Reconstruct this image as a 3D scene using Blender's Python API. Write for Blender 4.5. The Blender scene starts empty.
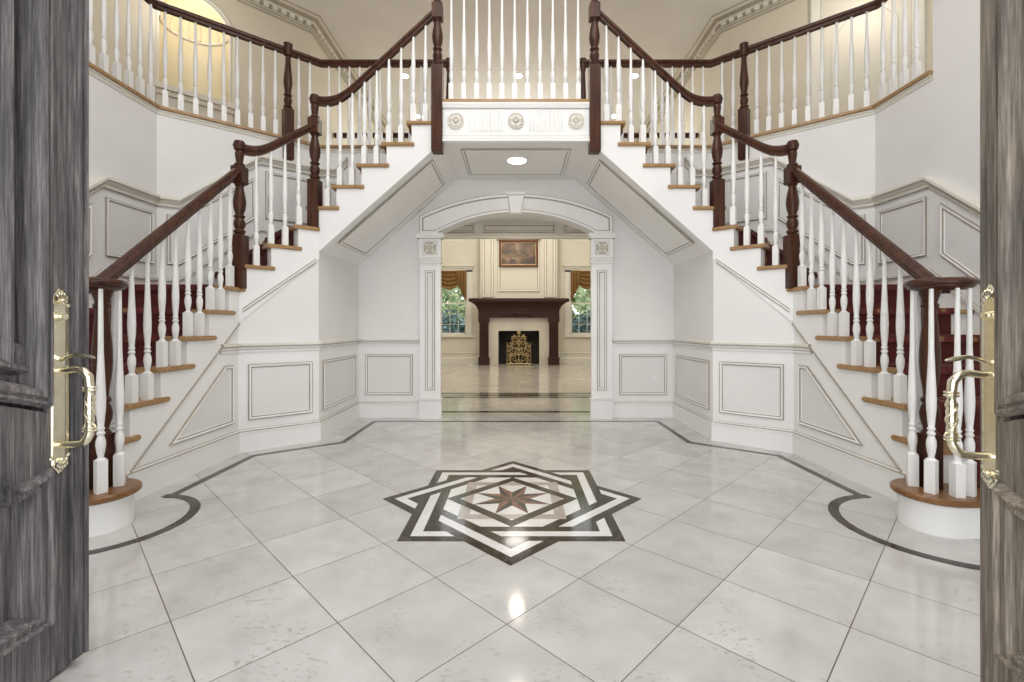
import bpy, bmesh, math, random
from mathutils import Vector, Matrix
R_ = random.Random(7)
C = bpy.context.scene.collection
PI = math.pi
F = 462.0                       # focal length in pixels of the 1024 wide frame

# ------------------------------------------------------------------ materials
M = {}
def new_mat(key, name):
    m = bpy.data.materials.new(name); m.use_nodes = True
    nt = m.node_tree; nt.nodes.clear()
    out = nt.nodes.new('ShaderNodeOutputMaterial')
    b = nt.nodes.new('ShaderNodeBsdfPrincipled')
    nt.links.new(b.outputs[0], out.inputs[0])
    M[key] = m
    return m, nt, b
def N(nt, t, **kw):
    n = nt.nodes.new(t)
    for k, v in kw.items():
        if k.startswith('i_'): n.inputs[k[2:].replace('_', ' ')].default_value = v
        else: setattr(n, k, v)
    return n
def mapped(nt, scale=(1, 1, 1), rot=(0, 0, 0), loc=(0, 0, 0)):
    tc = N(nt, 'ShaderNodeTexCoord'); mp = N(nt, 'ShaderNodeMapping')
    mp.inputs['Scale'].default_value = scale; mp.inputs['Rotation'].default_value = rot
    mp.inputs['Location'].default_value = loc
    nt.links.new(tc.outputs['Object'], mp.inputs[0]); return mp.outputs[0]
def ramp(nt, fac, stops):
    r = N(nt, 'ShaderNodeValToRGB'); e = r.color_ramp.elements
    while len(e) < len(stops): e.new(0.5)
    for i, (p, c) in enumerate(stops):
        e[i].position = p; e[i].color = (c[0], c[1], c[2], 1)
    nt.links.new(fac, r.inputs[0]); return r.outputs[0]
def noisy(key, name, c1, c2, rough, scale=(8, 8, 8), nscale=1.0, metal=0, bump=0, detail=4, spread=.2, coat=0, spec=.5):
    m, nt, b = new_mat(key, name)
    v = mapped(nt, scale)
    n = N(nt, 'ShaderNodeTexNoise', i_Scale=nscale, i_Detail=detail)
    nt.links.new(v, n.inputs['Vector'])
    nt.links.new(ramp(nt, n.outputs[0], [(.5-spread, c1), (.5+spread, c2)]), b.inputs['Base Color'])
    b.inputs['Roughness'].default_value = rough; b.inputs['Metallic'].default_value = metal; b.inputs['Specular IOR Level'].default_value = spec
    if coat: b.inputs['Coat Weight'].default_value = coat; b.inputs['Coat Roughness'].default_value = .15
    if bump:
        bp = N(nt, 'ShaderNodeBump', i_Strength=bump, i_Distance=.01)
        nt.links.new(n.outputs[0], bp.inputs['Height']); nt.links.new(bp.outputs[0], b.inputs['Normal'])
    return m
def mul(c, k): return tuple(x*k for x in c)
def paint(key, name, c, rough=.45, var=.03): return noisy(key, name, mul(c, 1-var), mul(c, 1+var), rough, (2, 2, 2))
paint('trim', 'white trim paint', (.85, .845, .835), .35)
paint('wall', 'pale grey white wall paint', (.80, .79, .775), .55)
paint('panel', 'pale panel paint', (.76, .75, .735), .5)
paint('cream', 'cream wall paint', (.70, .66, .56), .55)
paint('creamtrim', 'cream trim paint', (.76, .73, .65), .45)
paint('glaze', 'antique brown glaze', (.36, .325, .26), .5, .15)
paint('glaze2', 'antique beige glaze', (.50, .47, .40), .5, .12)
paint('tan', 'tan wall paint', (.66, .60, .48), .6)
paint('nichep', 'warm yellow niche paint', (.74, .66, .47), .6)
paint('ceil', 'ceiling paint', (.80, .79, .77), .7)
paint('soffit', 'soffit paint', (.86, .84, .80), .5)
paint('outlet', 'white plastic', (.8, .8, .8), .3)
paint('marble', 'beige marble', (.56, .50, .41), .25, .1)
paint('fluted', 'glossy white spindle paint', (.82, .815, .80), .3, .01)
noisy('walnut', 'dark red brown varnished wood', (.026, .009, .005), (.085, .029, .0135), .30, (30, 30, 3), 1.2, detail=6, spec=.28)
noisy('mantelwood', 'carved mahogany', (.028, .010, .007), (.050, .018, .011), .38, (20, 20, 4), 1.2, detail=6, spec=.25)
noisy('oak', 'golden oak', (.29, .165, .065), (.43, .26, .115), .35, (5, 40, 40), 1, detail=5)
noisy('oakdark', 'stained oak step', (.15, .068, .026), (.26, .13, .05), .3, (6, 40, 40), 1, detail=5, spec=.3)
noisy('brass', 'pale polished brass', (.80, .74, .55), (.90, .86, .70), .16, (30, 30, 30), 1, metal=1)
noisy('gilt', 'gilded iron', (.26, .18, .08), (.55, .42, .21), .4, (30, 30, 30), 1, metal=.7)
noisy('soot', 'sooty firebrick', (.012, .011, .010), (.035, .03, .027), .9, (12, 12, 12), 1)
noisy('darkmarble', 'dark emperador marble', (.018, .013, .009), (.062, .046, .034), .10, (14, 14, 14), 1.4, detail=8, spread=.16, spec=.3)
noisy('blackmarble', 'black marble', (.015, .016, .017), (.05, .045, .04), .10, (20, 20, 20), 1, detail=6, spec=.3)
noisy('redmarble', 'rust red marble', (.13, .060, .045), (.25, .125, .09), .10, (20, 20, 20), 1, detail=6, spec=.3)
noisy('taupemarble', 'taupe marble', (.36, .31, .27), (.46, .41, .37), .14, (10, 10, 10), 1, detail=6)
noisy('whitemarble', 'white marble', (.66, .65, .64), (.76, .75, .74), .14, (8, 8, 8), 1, detail=6)
noisy('grassm', 'lawn grass', (.05, .10, .02), (.12, .20, .05), .9, (3, 3, 3), 1)
noisy('leafA', 'sunlit green leaf', (.24, .32, .15), (.52, .60, .36), .6, (3, 3, 3), 1)
noisy('leafB', 'dark green leaf', (.05, .09, .085), (.16, .23, .23), .6, (3, 3, 3), 1)
noisy('bark', 'tree bark', (.06, .045, .03), (.14, .11, .08), .9, (8, 8, 2), 1)
noisy('frameA', 'dark gilt picture frame', (.10, .035, .02), (.20, .08, .035), .35, (20, 20, 20), 1)
def cloth_mat():
    m, nt, b = new_mat('goldcloth', 'striped gold drapery')
    v = mapped(nt, (1, 1, 1))
    w = N(nt, 'ShaderNodeTexWave', i_Scale=9.0, i_Distortion=3.0); nt.links.new(v, w.inputs['Vector'])
    nt.links.new(ramp(nt, w.outputs[0], [(.2, (.13, .065, .014)), (.8, (.34, .20, .06))]), b.inputs['Base Color'])
    b.inputs['Roughness'].default_value = .6
cloth_mat()
def carpet_mat():
    m, nt, b = new_mat('carpet', 'red patterned carpet')
    v = mapped(nt, (9, 9, 9))
    vo = N(nt, 'ShaderNodeTexVoronoi', i_Scale=1.0, i_Randomness=.35); nt.links.new(v, vo.inputs['Vector'])
    v2 = mapped(nt, (160, 160, 160)); n = N(nt, 'ShaderNodeTexNoise', i_Scale=1.0); nt.links.new(v2, n.inputs['Vector'])
    c1 = ramp(nt, vo.outputs['Distance'], [(.16, (.25, .13, .06)), (.22, (.11, .018, .014)), (.36, (.13, .022, .017)), (.47, (.085, .013, .011))])
    mx = N(nt, 'ShaderNodeMix', data_type='RGBA', blend_type='MULTIPLY'); mx.inputs[0].default_value = .6
    nt.links.new(c1, mx.inputs[6]); nt.links.new(ramp(nt, n.outputs[0], [(.3, (.55, .55, .55)), (.7, (1.3, 1.3, 1.3))]), mx.inputs[7])
    nt.links.new(mx.outputs[2], b.inputs['Base Color']); b.inputs['Roughness'].default_value = .95
carpet_mat()
def wood_door(key, name, ca, cb, cc):
    m, nt, b = new_mat(key, name)
    v = mapped(nt, (80, 80, 3.0)); n = N(nt, 'ShaderNodeTexNoise', i_Scale=1.0, i_Detail=8, i_Roughness=.7); nt.links.new(v, n.inputs['Vector'])
    v3 = mapped(nt, (300, 300, 12)); n3 = N(nt, 'ShaderNodeTexNoise', i_Scale=1.0, i_Detail=4); nt.links.new(v3, n3.inputs['Vector'])
    v2 = mapped(nt, (7, 7, 2.4)); n2 = N(nt, 'ShaderNodeTexNoise', i_Scale=1.0, i_Detail=4); nt.links.new(v2, n2.inputs['Vector'])
    c = ramp(nt, n.outputs[0], [(.28, ca), (.5, cb), (.72, cc)])
    c2 = ramp(nt, n2.outputs[0], [(.3, (.62, .62, .66)), (.7, (1.35, 1.3, 1.22))])
    c3 = ramp(nt, n3.outputs[0], [(.35, (.55, .55, .55)), (.6, (1.2, 1.2, 1.2))])
    mx = N(nt, 'ShaderNodeMix', data_type='RGBA', blend_type='MULTIPLY'); mx.inputs[0].default_value = 1
    mx2 = N(nt, 'ShaderNodeMix', data_type='RGBA', blend_type='MULTIPLY'); mx2.inputs[0].default_value = .7
    nt.links.new(c, mx.inputs[6]); nt.links.new(c2, mx.inputs[7])
    nt.links.new(mx.outputs[2], mx2.inputs[6]); nt.links.new(c3, mx2.inputs[7])
    nt.links.new(mx2.outputs[2], b.inputs['Base Color']); b.inputs['Roughness'].default_value = .55
    bp = N(nt, 'ShaderNodeBump', i_Strength=.8, i_Distance=.004); nt.links.new(n.outputs[0], bp.inputs['Height']); nt.links.new(bp.outputs[0], b.inputs['Normal'])
wood_door('doorL', 'weathered blue grey oak', (.034, .033, .040), (.125, .118, .126), (.33, .305, .30))
wood_door('doorR', 'weathered brown grey oak', (.075, .065, .053), (.20, .175, .145), (.40, .355, .30))
def tile_mat(key, name, bump, p0, size, tint=(1, 1, 1)):
    # square tiles laid at 45 degrees; p0 = world point where grout lines cross
    m, nt, b = new_mat(key, name)
    tc = N(nt, 'ShaderNodeTexCoord')
    sp = N(nt, 'ShaderNodeSeparateXYZ'); nt.links.new(tc.outputs['Object'], sp.inputs[0])
    def mth(op, a, bb=None):
        n = N(nt, 'ShaderNodeMath', operation=op)
        for i, v in enumerate((a, bb)):
            if v is None: continue
            if isinstance(v, (int, float)): n.inputs[i].default_value = v
            else: nt.links.new(v, n.inputs[i])
        return n.outputs[0]
    ux = mth('ADD', sp.outputs[0], sp.outputs[1]); uy = mth('SUBTRACT', sp.outputs[1], sp.outputs[0])
    fx = mth('DIVIDE', mth('SUBTRACT', ux, p0[0]+p0[1]), size[0]); fy = mth('DIVIDE', mth('SUBTRACT', uy, p0[1]-p0[0]), size[1])
    def edge(f): return mth('SUBTRACT', .5, mth('ABSOLUTE', mth('SUBTRACT', mth('FRACT', f), .5)))
    ea, eb = edge(fx), edge(fy)
    g = mth('MAXIMUM', mth('LESS_THAN', ea, .0043), mth('LESS_THAN', eb, .0043))
    cell = N(nt, 'ShaderNodeCombineXYZ'); nt.links.new(mth('FLOOR', fx), cell.inputs[0]); nt.links.new(mth('FLOOR', fy), cell.inputs[1])
    wn = N(nt, 'ShaderNodeTexWhiteNoise'); nt.links.new(cell.outputs[0], wn.inputs['Vector'])
    # per tile shifted coordinates so the veining breaks at each joint
    off = N(nt, 'ShaderNodeVectorMath', operation='SCALE'); nt.links.new(wn.outputs['Color'], off.inputs[0]); off.inputs['Scale'].default_value = 9
    ad = N(nt, 'ShaderNodeVectorMath', operation='ADD'); nt.links.new(tc.outputs['Object'], ad.inputs[0]); nt.links.new(off.outputs[0], ad.inputs[1])
    n1 = N(nt, 'ShaderNodeTexNoise', i_Scale=5.0, i_Detail=6); nt.links.new(ad.outputs[0], n1.inputs['Vector'])
    mp = N(nt, 'ShaderNodeMapping'); mp.inputs['Scale'].default_value = (44, 76, 44); mp.inputs['Rotation'].default_value = (0, 0, .5); nt.links.new(ad.outputs[0], mp.inputs[0])
    n2 = N(nt, 'ShaderNodeTexNoise', i_Scale=1.0, i_Detail=3); nt.links.new(mp.outputs[0], n2.inputs['Vector'])
    n3 = N(nt, 'ShaderNodeTexNoise', i_Scale=4.2, i_Detail=2); nt.links.new(ad.outputs[0], n3.inputs['Vector'])
    base = ramp(nt, n1.outputs[0], [(.3, (.49*tint[0], .478*tint[1], .464*tint[2])), (.7, (.60*tint[0], .588*tint[1], .574*tint[2]))])
    pits = mth('MULTIPLY', mth('GREATER_THAN', n2.outputs[0], .605), mth('GREATER_THAN', n3.outputs[0], .50))
    def mixc(f, a, c):
        mx = N(nt, 'ShaderNodeMix', data_type='RGBA')
        nt.links.new(f, mx.inputs[0]); nt.links.new(a, mx.inputs[6])
        if isinstance(c, tuple): mx.inputs[7].default_value = (*c, 1)
        else: nt.links.new(c, mx.inputs[7])
        return mx.outputs[2]
    tv = mth('ADD', .92, mth('MULTIPLY', wn.outputs['Value'], .14))
    hv = N(nt, 'ShaderNodeHueSaturation'); nt.links.new(base, hv.inputs['Color']); nt.links.new(tv, hv.inputs['Value'])
    c1 = mixc(mth('MULTIPLY', pits, .5), hv.outputs[0], (.26, .235, .20))
    c2 = mixc(g, c1, (.13, .105, .08))
    nt.links.new(c2, b.inputs['Base Color'])
    rg = mth('ADD', .10, mth('ADD', mth('MULTIPLY', g, .5), mth('MULTIPLY', pits, .2))); nt.links.new(rg, b.inputs['Roughness'])
    bp = N(nt, 'ShaderNodeBump', i_Strength=bump, i_Distance=.002); bp.invert = True
    nt.links.new(mth('ADD', g, mth('MULTIPLY', pits, .4)), bp.inputs['Height']); nt.links.new(bp.outputs[0], b.inputs['Normal'])
tile_mat('tile', 'polished travertine tile', .25, (-.031, 1.554), (.5635, .580))
tile_mat('tile2', 'polished travertine tile in warm light', .0, (-.031, 1.554), (.5635, .580), (1.0, .95, .86))  # same tile, the warmer light beyond the arch put into its tint
def glass_mat():
    m, nt, b = new_mat('glass', 'window glass')
    b.inputs['Base Color'].default_value = (.95, .98, 1, 1); b.inputs['Roughness'].default_value = 0
    b.inputs['Transmission Weight'].default_value = 1; b.inputs['IOR'].default_value = 1.02
glass_mat()
def emit(key, name, c, s):
    m, nt, b = new_mat(key, name)
    b.inputs['Base Color'].default_value = (*c, 1); b.inputs['Emission Color'].default_value = (*c, 1); b.inputs['Emission Strength'].default_value = s
emit('lamp', 'lit downlight lens', (1, .93, .80), 14)
def painting_mat():
    m, nt, b = new_mat('canvas', 'dim brown landscape canvas')
    v = mapped(nt, (3, 3, 5)); n = N(nt, 'ShaderNodeTexNoise', i_Scale=1.0, i_Detail=7, i_Distortion=.8); nt.links.new(v, n.inputs['Vector'])
    nt.links.new(ramp(nt, n.outputs[0], [(.3, (.02, .012, .007)), (.48, (.09, .045, .018)), (.6, (.20, .11, .045)), (.75, (.34, .25, .14))]), b.inputs['Base Color'])
    b.inputs['Roughness'].default_value = .4
painting_mat()

# ------------------------------------------------------------------ mesh builder
class MB:
    def __init__(s, sx=1): s.v = []; s.f = []; s.m = []; s.keys = []; s.sx = sx; s.smooth = False; s.sm = []
    def mi(s, k):
        if k not in s.keys: s.keys.append(k)
        return s.keys.index(k)
    def vert(s, p): s.v.append((p[0]*s.sx, p[1], p[2])); return len(s.v)-1
    def face(s, idx, k, sm=False): s.f.append(tuple(idx)); s.m.append(s.mi(k)); s.sm.append(sm)
    def extr(s, pts, vec, k):            # planar polygon extruded by a vector
        n = len(pts); vec = Vector(vec)
        a = [s.vert(p) for p in pts]; b = [s.vert(Vector(p)+vec) for p in pts]
        s.face(a[::-1], k); s.face(b, k)
        for i in range(n): s.face((a[i], a[(i+1) % n], b[(i+1) % n], b[i]), k)
    def box(s, x0, x1, y0, y1, z0, z1, k):
        s.extr([(x0, y0, z0), (x1, y0, z0), (x1, y1, z0), (x0, y1, z0)], (0, 0, z1-z0), k)
    def prism(s, poly, z0, z1, k): s.extr([(p[0], p[1], z0) for p in poly], (0, 0, z1-z0), k)
    def lathe(s, prof, c, k, seg=14, axis='z', sq=None):   # prof: (r, z)
        rings = []
        for r, z in prof:
            ring = []
            for i in range(seg):
                a = 2*PI*(i+.5)/seg
                if axis == 'z': p = (c[0]+r*math.cos(a), c[1]+r*math.sin(a), c[2]+z)
                elif axis == 'y': p = (c[0]+r*math.cos(a), c[1]+z, c[2]+r*math.sin(a))
                else: p = (c[0]+z, c[1]+r*math.cos(a), c[2]+r*math.sin(a))
                ring.append(s.vert(p))
            rings.append(ring)
        for a, b in zip(rings, rings[1:]):
            for i in range(seg): s.face((a[i], a[(i+1) % seg], b[(i+1) % seg], b[i]), k, True)
        s.face(rings[0][::-1], k); s.face(rings[-1], k)
    def sweep(s, path, prof, ks, caps=True, smooth=False):  # prof closed [(a, b)], a = left of travel, b = up
        P = [Vector(p) for p in path]; n = len(P); rings = []
        nor = []
        for i in range(n-1):
            d = (P[i+1]-P[i]).xy
            d = d.normalized() if d.length > 1e-6 else Vector((0, 1))
            nor.append(Vector((-d.y, d.x)))
        for i in range(n):
            if i == 0: m = nor[0]
            elif i == n-1: m = nor[-1]
            else: m = (nor[i-1]+nor[i])/max(.3, 1+nor[i-1].dot(nor[i]))
            rings.append([s.vert((P[i].x+m.x*a, P[i].y+m.y*a, P[i].z+b)) for a, b in prof])
        L = len(prof)
        for r, q in zip(rings, rings[1:]):
            for j in range(L):
                k = ks if isinstance(ks, str) else ks[j]
                s.face((r[j], r[(j+1) % L], q[(j+1) % L], q[j]), k, smooth)
        if caps:
            k = ks if isinstance(ks, str) else ks[0]
            s.face(rings[0][::-1], k); s.face(rings[-1], k)
    def tube(s, pts, r, k, seg=8):
        P = [Vector(p) for p in pts]; n = len(P); rings = []
        rr = r if isinstance(r, (list, tuple)) else [r]*n
        up = None
        for i in range(n):
            t = (P[min(i+1, n-1)]-P[max(i-1, 0)]).normalized()
            if up is None: up = Vector((0, 0, 1)) if abs(t.z) < .9 else Vector((1, 0, 0))
            a = t.cross(up)
            if a.length < 1e-4: a = t.cross(Vector((0, 1, 0)))
            a.normalize(); b = a.cross(t).normalized(); up = b
            rings.append([s.vert(P[i]+rr[i]*(math.cos(2*PI*j/seg)*a+math.sin(2*PI*j/seg)*b)) for j in range(seg)])
        for p, q in zip(rings, rings[1:]):
            for j in range(seg): s.face((p[j], p[(j+1) % seg], q[(j+1) % seg], q[j]), k, True)
        s.face(rings[0][::-1], k); s.face(rings[-1], k)
    def ball(s, c, r, k, seg=10, rg=6):
        prof = []
        rx = r if isinstance(r, (tuple, list)) else (r, r, r)
        rings = []
        for i in range(1, rg):
            ph = PI*i/rg
            rings.append([s.vert((c[0]+rx[0]*math.sin(ph)*math.cos(2*PI*j/seg), c[1]+rx[1]*math.sin(ph)*math.sin(2*PI*j/seg), c[2]-rx[2]*math.cos(ph))) for j in range(seg)])
        t = s.vert((c[0], c[1], c[2]-rx[2])); u = s.vert((c[0], c[1], c[2]+rx[2]))
        for a, b in zip(rings, rings[1:]):
            for j in range(seg): s.face((a[j], a[(j+1) % seg], b[(j+1) % seg], b[j]), k, True)
        for j in range(seg):
            s.face((rings[0][(j+1) % seg], rings[0][j], t), k, True); s.face((rings[-1][j], rings[-1][(j+1) % seg], u), k, True)
    def frame(s, O, ax, ay, n, poly, rings, fill=None):
        # moulded frame: rings = [(inset, height, material of the band up to the next ring)]
        O, ax, ay, n = Vector(O), Vector(ax).normalized(), Vector(ay), Vector(n).normalized()
        A = sum(poly[i][0]*poly[(i+1) % len(poly)][1]-poly[(i+1) % len(poly)][0]*poly[i][1] for i in range(len(poly)))
        if A < 0: poly = poly[::-1]
        L = len(poly); pv = [Vector(p) for p in poly]
        def off(t):
            out = []
            for i in range(L):
                d1 = (pv[i]-pv[i-1]).normalized(); d2 = (pv[(i+1) % L]-pv[i]).normalized()
                n1 = Vector((-d1.y, d1.x)); n2 = Vector((-d2.y, d2.x))
                out.append(pv[i]+(n1+n2)/max(.25, 1+n1.dot(n2))*t)
            return out
        rr = []
        for t, h, k in rings: rr.append([s.vert(O+ax*q.x+ay*q.y+n*h) for q in off(t)])
        for i in range(len(rr)-1):
            for j in range(L): s.face((rr[i][j], rr[i][(j+1) % L], rr[i+1][(j+1) % L], rr[i+1][j]), rings[i][2])
        if fill: s.face(rr[-1], fill)
    def build(s, name, parent=None, recalc=True, **props):
        me = bpy.data.meshes.new(name); me.from_pydata(s.v, [], s.f)
        for k in s.keys: me.materials.append(M[k])
        for p, m, sm in zip(me.polygons, s.m, s.sm): p.material_index = m; p.use_smooth = sm
        if recalc:
            bm = bmesh.new(); bm.from_mesh(me); bmesh.ops.recalc_face_normals(bm, faces=bm.faces); bm.to_mesh(me); bm.free()
        me.update()
        if any(s.sm): me.set_sharp_from_angle(angle=math.radians(38))
        o = bpy.data.objects.new(name, me); C.objects.link(o)
        if parent is not None: attach(o, parent)
        for k, v in props.items(): o[k] = v
        return o
def attach(o, parent):
    o.parent = parent
    o.matrix_parent_inverse = root_inv(parent)
def root_inv(p):
    T = Matrix.Translation(p.location) @ p.rotation_euler.to_matrix().to_4x4()
    if p.parent is not None: T = p.parent_T @ T if hasattr(p, 'parent_T') else T
    return T.inverted() if p.parent is None else Matrix.Identity(4)
def empty(name, loc, label, cat, group=None):
    o = bpy.data.objects.new(name, None); C.objects.link(o); o.location = loc; o.empty_display_size = .1
    o['label'] = label; o['category'] = cat
    if group: o['group'] = group
    return o
def tag(o, label, cat, group=None, kind=None):
    o['label'] = label; o['category'] = cat
    if group: o['group'] = group
    if kind: o['kind'] = kind
    return o
def structure(o, label, cat): return tag(o, label, cat, None, 'structure')
def inst(src, name, parent, M4):         # copy of a mesh object placed under a parent
    o = src.copy(); o.name = name; C.objects.link(o)
    o.parent = parent; o.matrix_parent_inverse = root_inv(parent); o.matrix_basis = M4
    return o

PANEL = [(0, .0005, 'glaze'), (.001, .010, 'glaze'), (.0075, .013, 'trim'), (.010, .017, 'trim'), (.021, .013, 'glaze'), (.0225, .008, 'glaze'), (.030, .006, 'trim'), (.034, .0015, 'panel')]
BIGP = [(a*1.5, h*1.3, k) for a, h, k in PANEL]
def cap_profile(w=.035, h=.075):        # chair rail / wainscot cap section, glazed in its grooves
    pts = [(0, -h/2), (w*.35, -h/2), (w*.45, -h*.28), (w*.40, -h*.22), (w*.80, h*.05), (w*.80, h*.16), (w, h*.22), (w, h*.48), (w*.3, h*.5), (0, h*.5)]
    ks = ['glaze', 'trim', 'glaze', 'trim', 'glaze', 'trim', 'creamtrim', 'trim', 'trim', 'trim']
    return pts, ks
def basecap_profile(w=.03, h=.035):
    return [(0, -h/2), (w*.8, -h/2), (w*.8, -h*.1), (w*.45, h*.1), (w*.4, h*.4), (0, h/2)], ['glaze', 'trim', 'glaze', 'trim', 'glaze', 'trim']

# ------------------------------------------------------------------ dimensions (u = |x|, mirrored)
RISE = .1875
LAND = 3.0
YB = 5.11                      # plane of the arch wall
UO, US = 3.25, 2.21            # outer wall, inner stair line
B = Vector((2.21, 3.67)); CC = Vector((1.745, 4.085)); YU = 4.085
DIR = (CC-B).normalized(); LBC = (CC-B).length; NOUT = Vector((-DIR.y, DIR.x))*-1
if NOUT.x < 0: NOUT = -NOUT
D1 = Vector((UO, 4.18)); D2 = Vector((2.15, YB))   # diagonal outer wall
DG = (D2-D1).normalized(); DN = Vector((-DG.y, DG.x)); LD = (D2-D1).length
V = Vector((2.10, 2.32))       # centre of the bottom curved step
VD = Vector((2.13, 2.32)); VN = Vector((2.10, 2.345))   # volute cap and its newel
RL = {k: 3.54-(7-k)*.2275 for k in range(1, 8)}
SM = {8: .03, 9: .24, 10: .45}
RU = {k: .70+(16-k)*.2205 for k in range(11, 17)}
def rail_low(y): return 1.215+.825*(y-2.42)
MIDP = [(0.0, 2.435), (.10, 2.43), (.17, 2.45), (.24, 2.50), (LBC, 2.50+(LBC-.24)*.80)]
UPP = [(1.785, 3.015), (1.68, 3.005), (1.59, 3.02), (1.50, 3.075), (.70, 3.075+.80*.93)]
def interp(tab, x):
    for (a, b), (c, d) in zip(tab, tab[1:]):
        if min(a, c)-1e-9 <= x <= max(a, c)+1e-9: return b+(d-b)*(x-a)/(c-a)
    return tab[-1][1]
RAIL = [(-.020, -.036), (.020, -.036), (.024, -.018), (.035, -.008), (.036, .006), (.026, .020), (.010, .030), (-.010, .030), (-.026, .020), (-.036, .006), (-.035, -.008), (-.024, -.018)]
RAILS = [(a, b*1.22) for a, b in RAIL]
# spindle meshes by height
_bal = {}
def baluster(h):
    key = round(h/.01)
    if key in _bal: return _bal[key]
    h = key*.01
    b = MB(); w = .0215
    b.box(-w, w, -w, w, 0, .160, 'fluted')
    b.lathe([(.0235, .158), (.020, .166), (.012, .171), (.0125, .180), (.0165, .200), (.0205, .232), (.0195, .255), (.0135, .276), (.012, .281), (.0175, .287), (.0175, .295),
             (.0125, .300), (.0125, .306), (.0165, .311), (.0165, .317), (.0125, .323), (.015, .350), (.0195, .410), (.0205, .455), (.0185, .52), (.015, .60), (.0115, .70), (.0095, max(.76, h-.03)), (.009, h)], (0, 0, 0), 'fluted', 12)
    me_o = b.build('baluster'); C.objects.unlink(me_o)
    _bal[key] = me_o
    return me_o
def put_bal(parent, u, y, z, h, sx, rot=0):
    return inst(baluster(h), 'baluster', parent, Matrix.Translation((u*sx, y, z)) @ Matrix.Rotation(rot, 4, 'Z'))

# ------------------------------------------------------------------ floor
f = MB(); f.extr([(-4.6, -1.2, -.12), (4.6, -1.2, -.12), (4.6, 5.2, -.12), (-4.6, 5.2, -.12)], (0, 0, .12), 'tile')
floor = structure(f.build('floor'), 'cream travertine tile floor of the entrance hall laid on the diagonal', 'floor')
f = MB(); f.extr([(-2.9, 5.2, -.12), (2.9, 5.2, -.12), (2.9, 12.7, -.12), (-2.9, 12.7, -.12)], (0, 0, .12), 'tile2')
floor2 = structure(f.build('floor_living'), 'shiny warm-lit stone floor beyond the arch', 'floor')
e = .0012
def strip(poly_o, poly_i, k='darkmarble', parent=floor, name='border_inlay', z=e):
    b = MB()
    for i in range(len(poly_o)-1):
        b.extr([(*poly_o[i], 0), (*poly_o[i+1], 0), (*poly_i[i+1], 0), (*poly_i[i], 0)], (0, 0, z), k)
    return b.build(name, parent)
for sx in (-1, 1):
    out, inn = [], []
    a0 = math.atan2(2.76-2.36, 2.075-2.10); 
    for i in range(25):
        a = math.radians(-150)+(math.radians(88)-math.radians(-150))*i/24
        # angles measured in (−u) direction so the bulge faces the middle of the hall
        r0, yc = (.405, 2.36) if sx < 0 else (.452, 2.305)
        out.append((V.x-r0*math.cos(a), yc+r0*math.sin(a))); inn.append((V.x-(r0-.05)*math.cos(a), yc+(r0-.05)*math.sin(a)))
    strip([(sx*p[0], p[1]) for p in out], [(sx*p[0], p[1]) for p in inn], z=.0019)
    po = [(2.065, 2.70), (2.065, 3.60), (1.525, 4.02), (1.525, 4.92), (0, 4.92)]
    pi = [(2.015, 2.70), (2.015, 3.575), (1.475, 3.99), (1.475, 4.87), (0, 4.87)]
    strip([(sx*p[0], p[1]) for p in po], [(sx*p[0], p[1]) for p in pi])
for y0, y1 in ((5.40, 5.49), (6.52, 6.62), (6.92, 7.02)):
    strip([(-2.8, y0), (2.8, y0)], [(-2.8, y1), (2.8, y1)], parent=floor2)
strip([(-1.1, 6.77), (0.05, 6.64), (1.2, 6.77)], [(-1.1, 6.77), (0.05, 6.90), (1.2, 6.77)], parent=floor2)

# medallion: two interlaced squares round an eight pointed star
MC = Vector((-.022, 2.688)); SQ = .533
med = empty('floor_medallion', (MC.x, MC.y, 0), 'interlaced eight pointed star of dark, white and red marble in the hall floor', 'floor inlay')
def rot2(p, a): return Vector((p[0]*math.cos(a)-p[1]*math.sin(a), p[0]*math.sin(a)+p[1]*math.cos(a)))
def flat(b, pts, z, k, a=0): b.extr([(*(MC+rot2(p, a)), .0002) for p in pts], (0, 0, z), k)
def sqring(b, o, i, z, k, a=0):
    for q in range(4): flat(b, [(-o, -o), (o, -o), (i, -i), (-i, -i)], z, k, a+q*PI/2)
dk = MB(); wh = MB(); fld = MB()
flat(fld, [rot2((.377/math.cos(PI/8), 0), PI/8+i*PI/4) for i in range(8)], .0008, 'whitemarble')
sqring(dk, SQ, .377, .0014, 'darkmarble', 0); sqring(dk, SQ, .377, .0015, 'darkmarble', PI/4)
w0, w1 = .483, .432
# centre distance along a side where the other band crosses
xc_lo, xc_hi = SQ*math.sqrt(2)-SQ-.0, .377*math.sqrt(2)-.377
def cross(y):   # along-side interval covered by the crossing band at offset y (band at 45 degrees)
    return (.377*math.sqrt(2)-y, SQ*math.sqrt(2)-y)
for s8 in range(8):
    a = s8*PI/4
    # side lies at v = -offset; clockwise travel goes towards -t ; over at the first crossing, under at the second
    (l0, h0), (l1, h1) = cross(w0), cross(w1)
    flat(wh, [(-l0, -w0), (w0, -w0), (w1, -w1), (-l1, -w1)], .0020, 'whitemarble', a)
    flat(wh, [(-w0, -w0), (-h0, -w0), (-h1, -w1), (-w1, -w1)], .0020, 'whitemarble', a)
fld.build('field', med); dk.build('dark_band', med); wh.build('white_band', med)
tp = MB(); sqring(tp, .285, .225, .0016, 'taupemarble'); tp.build('taupe_square', med)
dd = MB(); sqring(dd, .268, .215, .0020, 'darkmarble', PI/4); dd.build('dark_square', med)
st = MB()
for i in range(8):
    a = PI/8+i*PI/4; tip = rot2((.232, 0), a)
    st_in1, st_in2 = rot2((.10, 0), a-PI/8), rot2((.10, 0), a+PI/8)
    flat(st, [(0, 0), st_in1, tip], .0024, 'redmarble'); flat(st, [(0, 0), tip, st_in2], .0024, 'blackmarble')
st.build('star', med)

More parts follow.
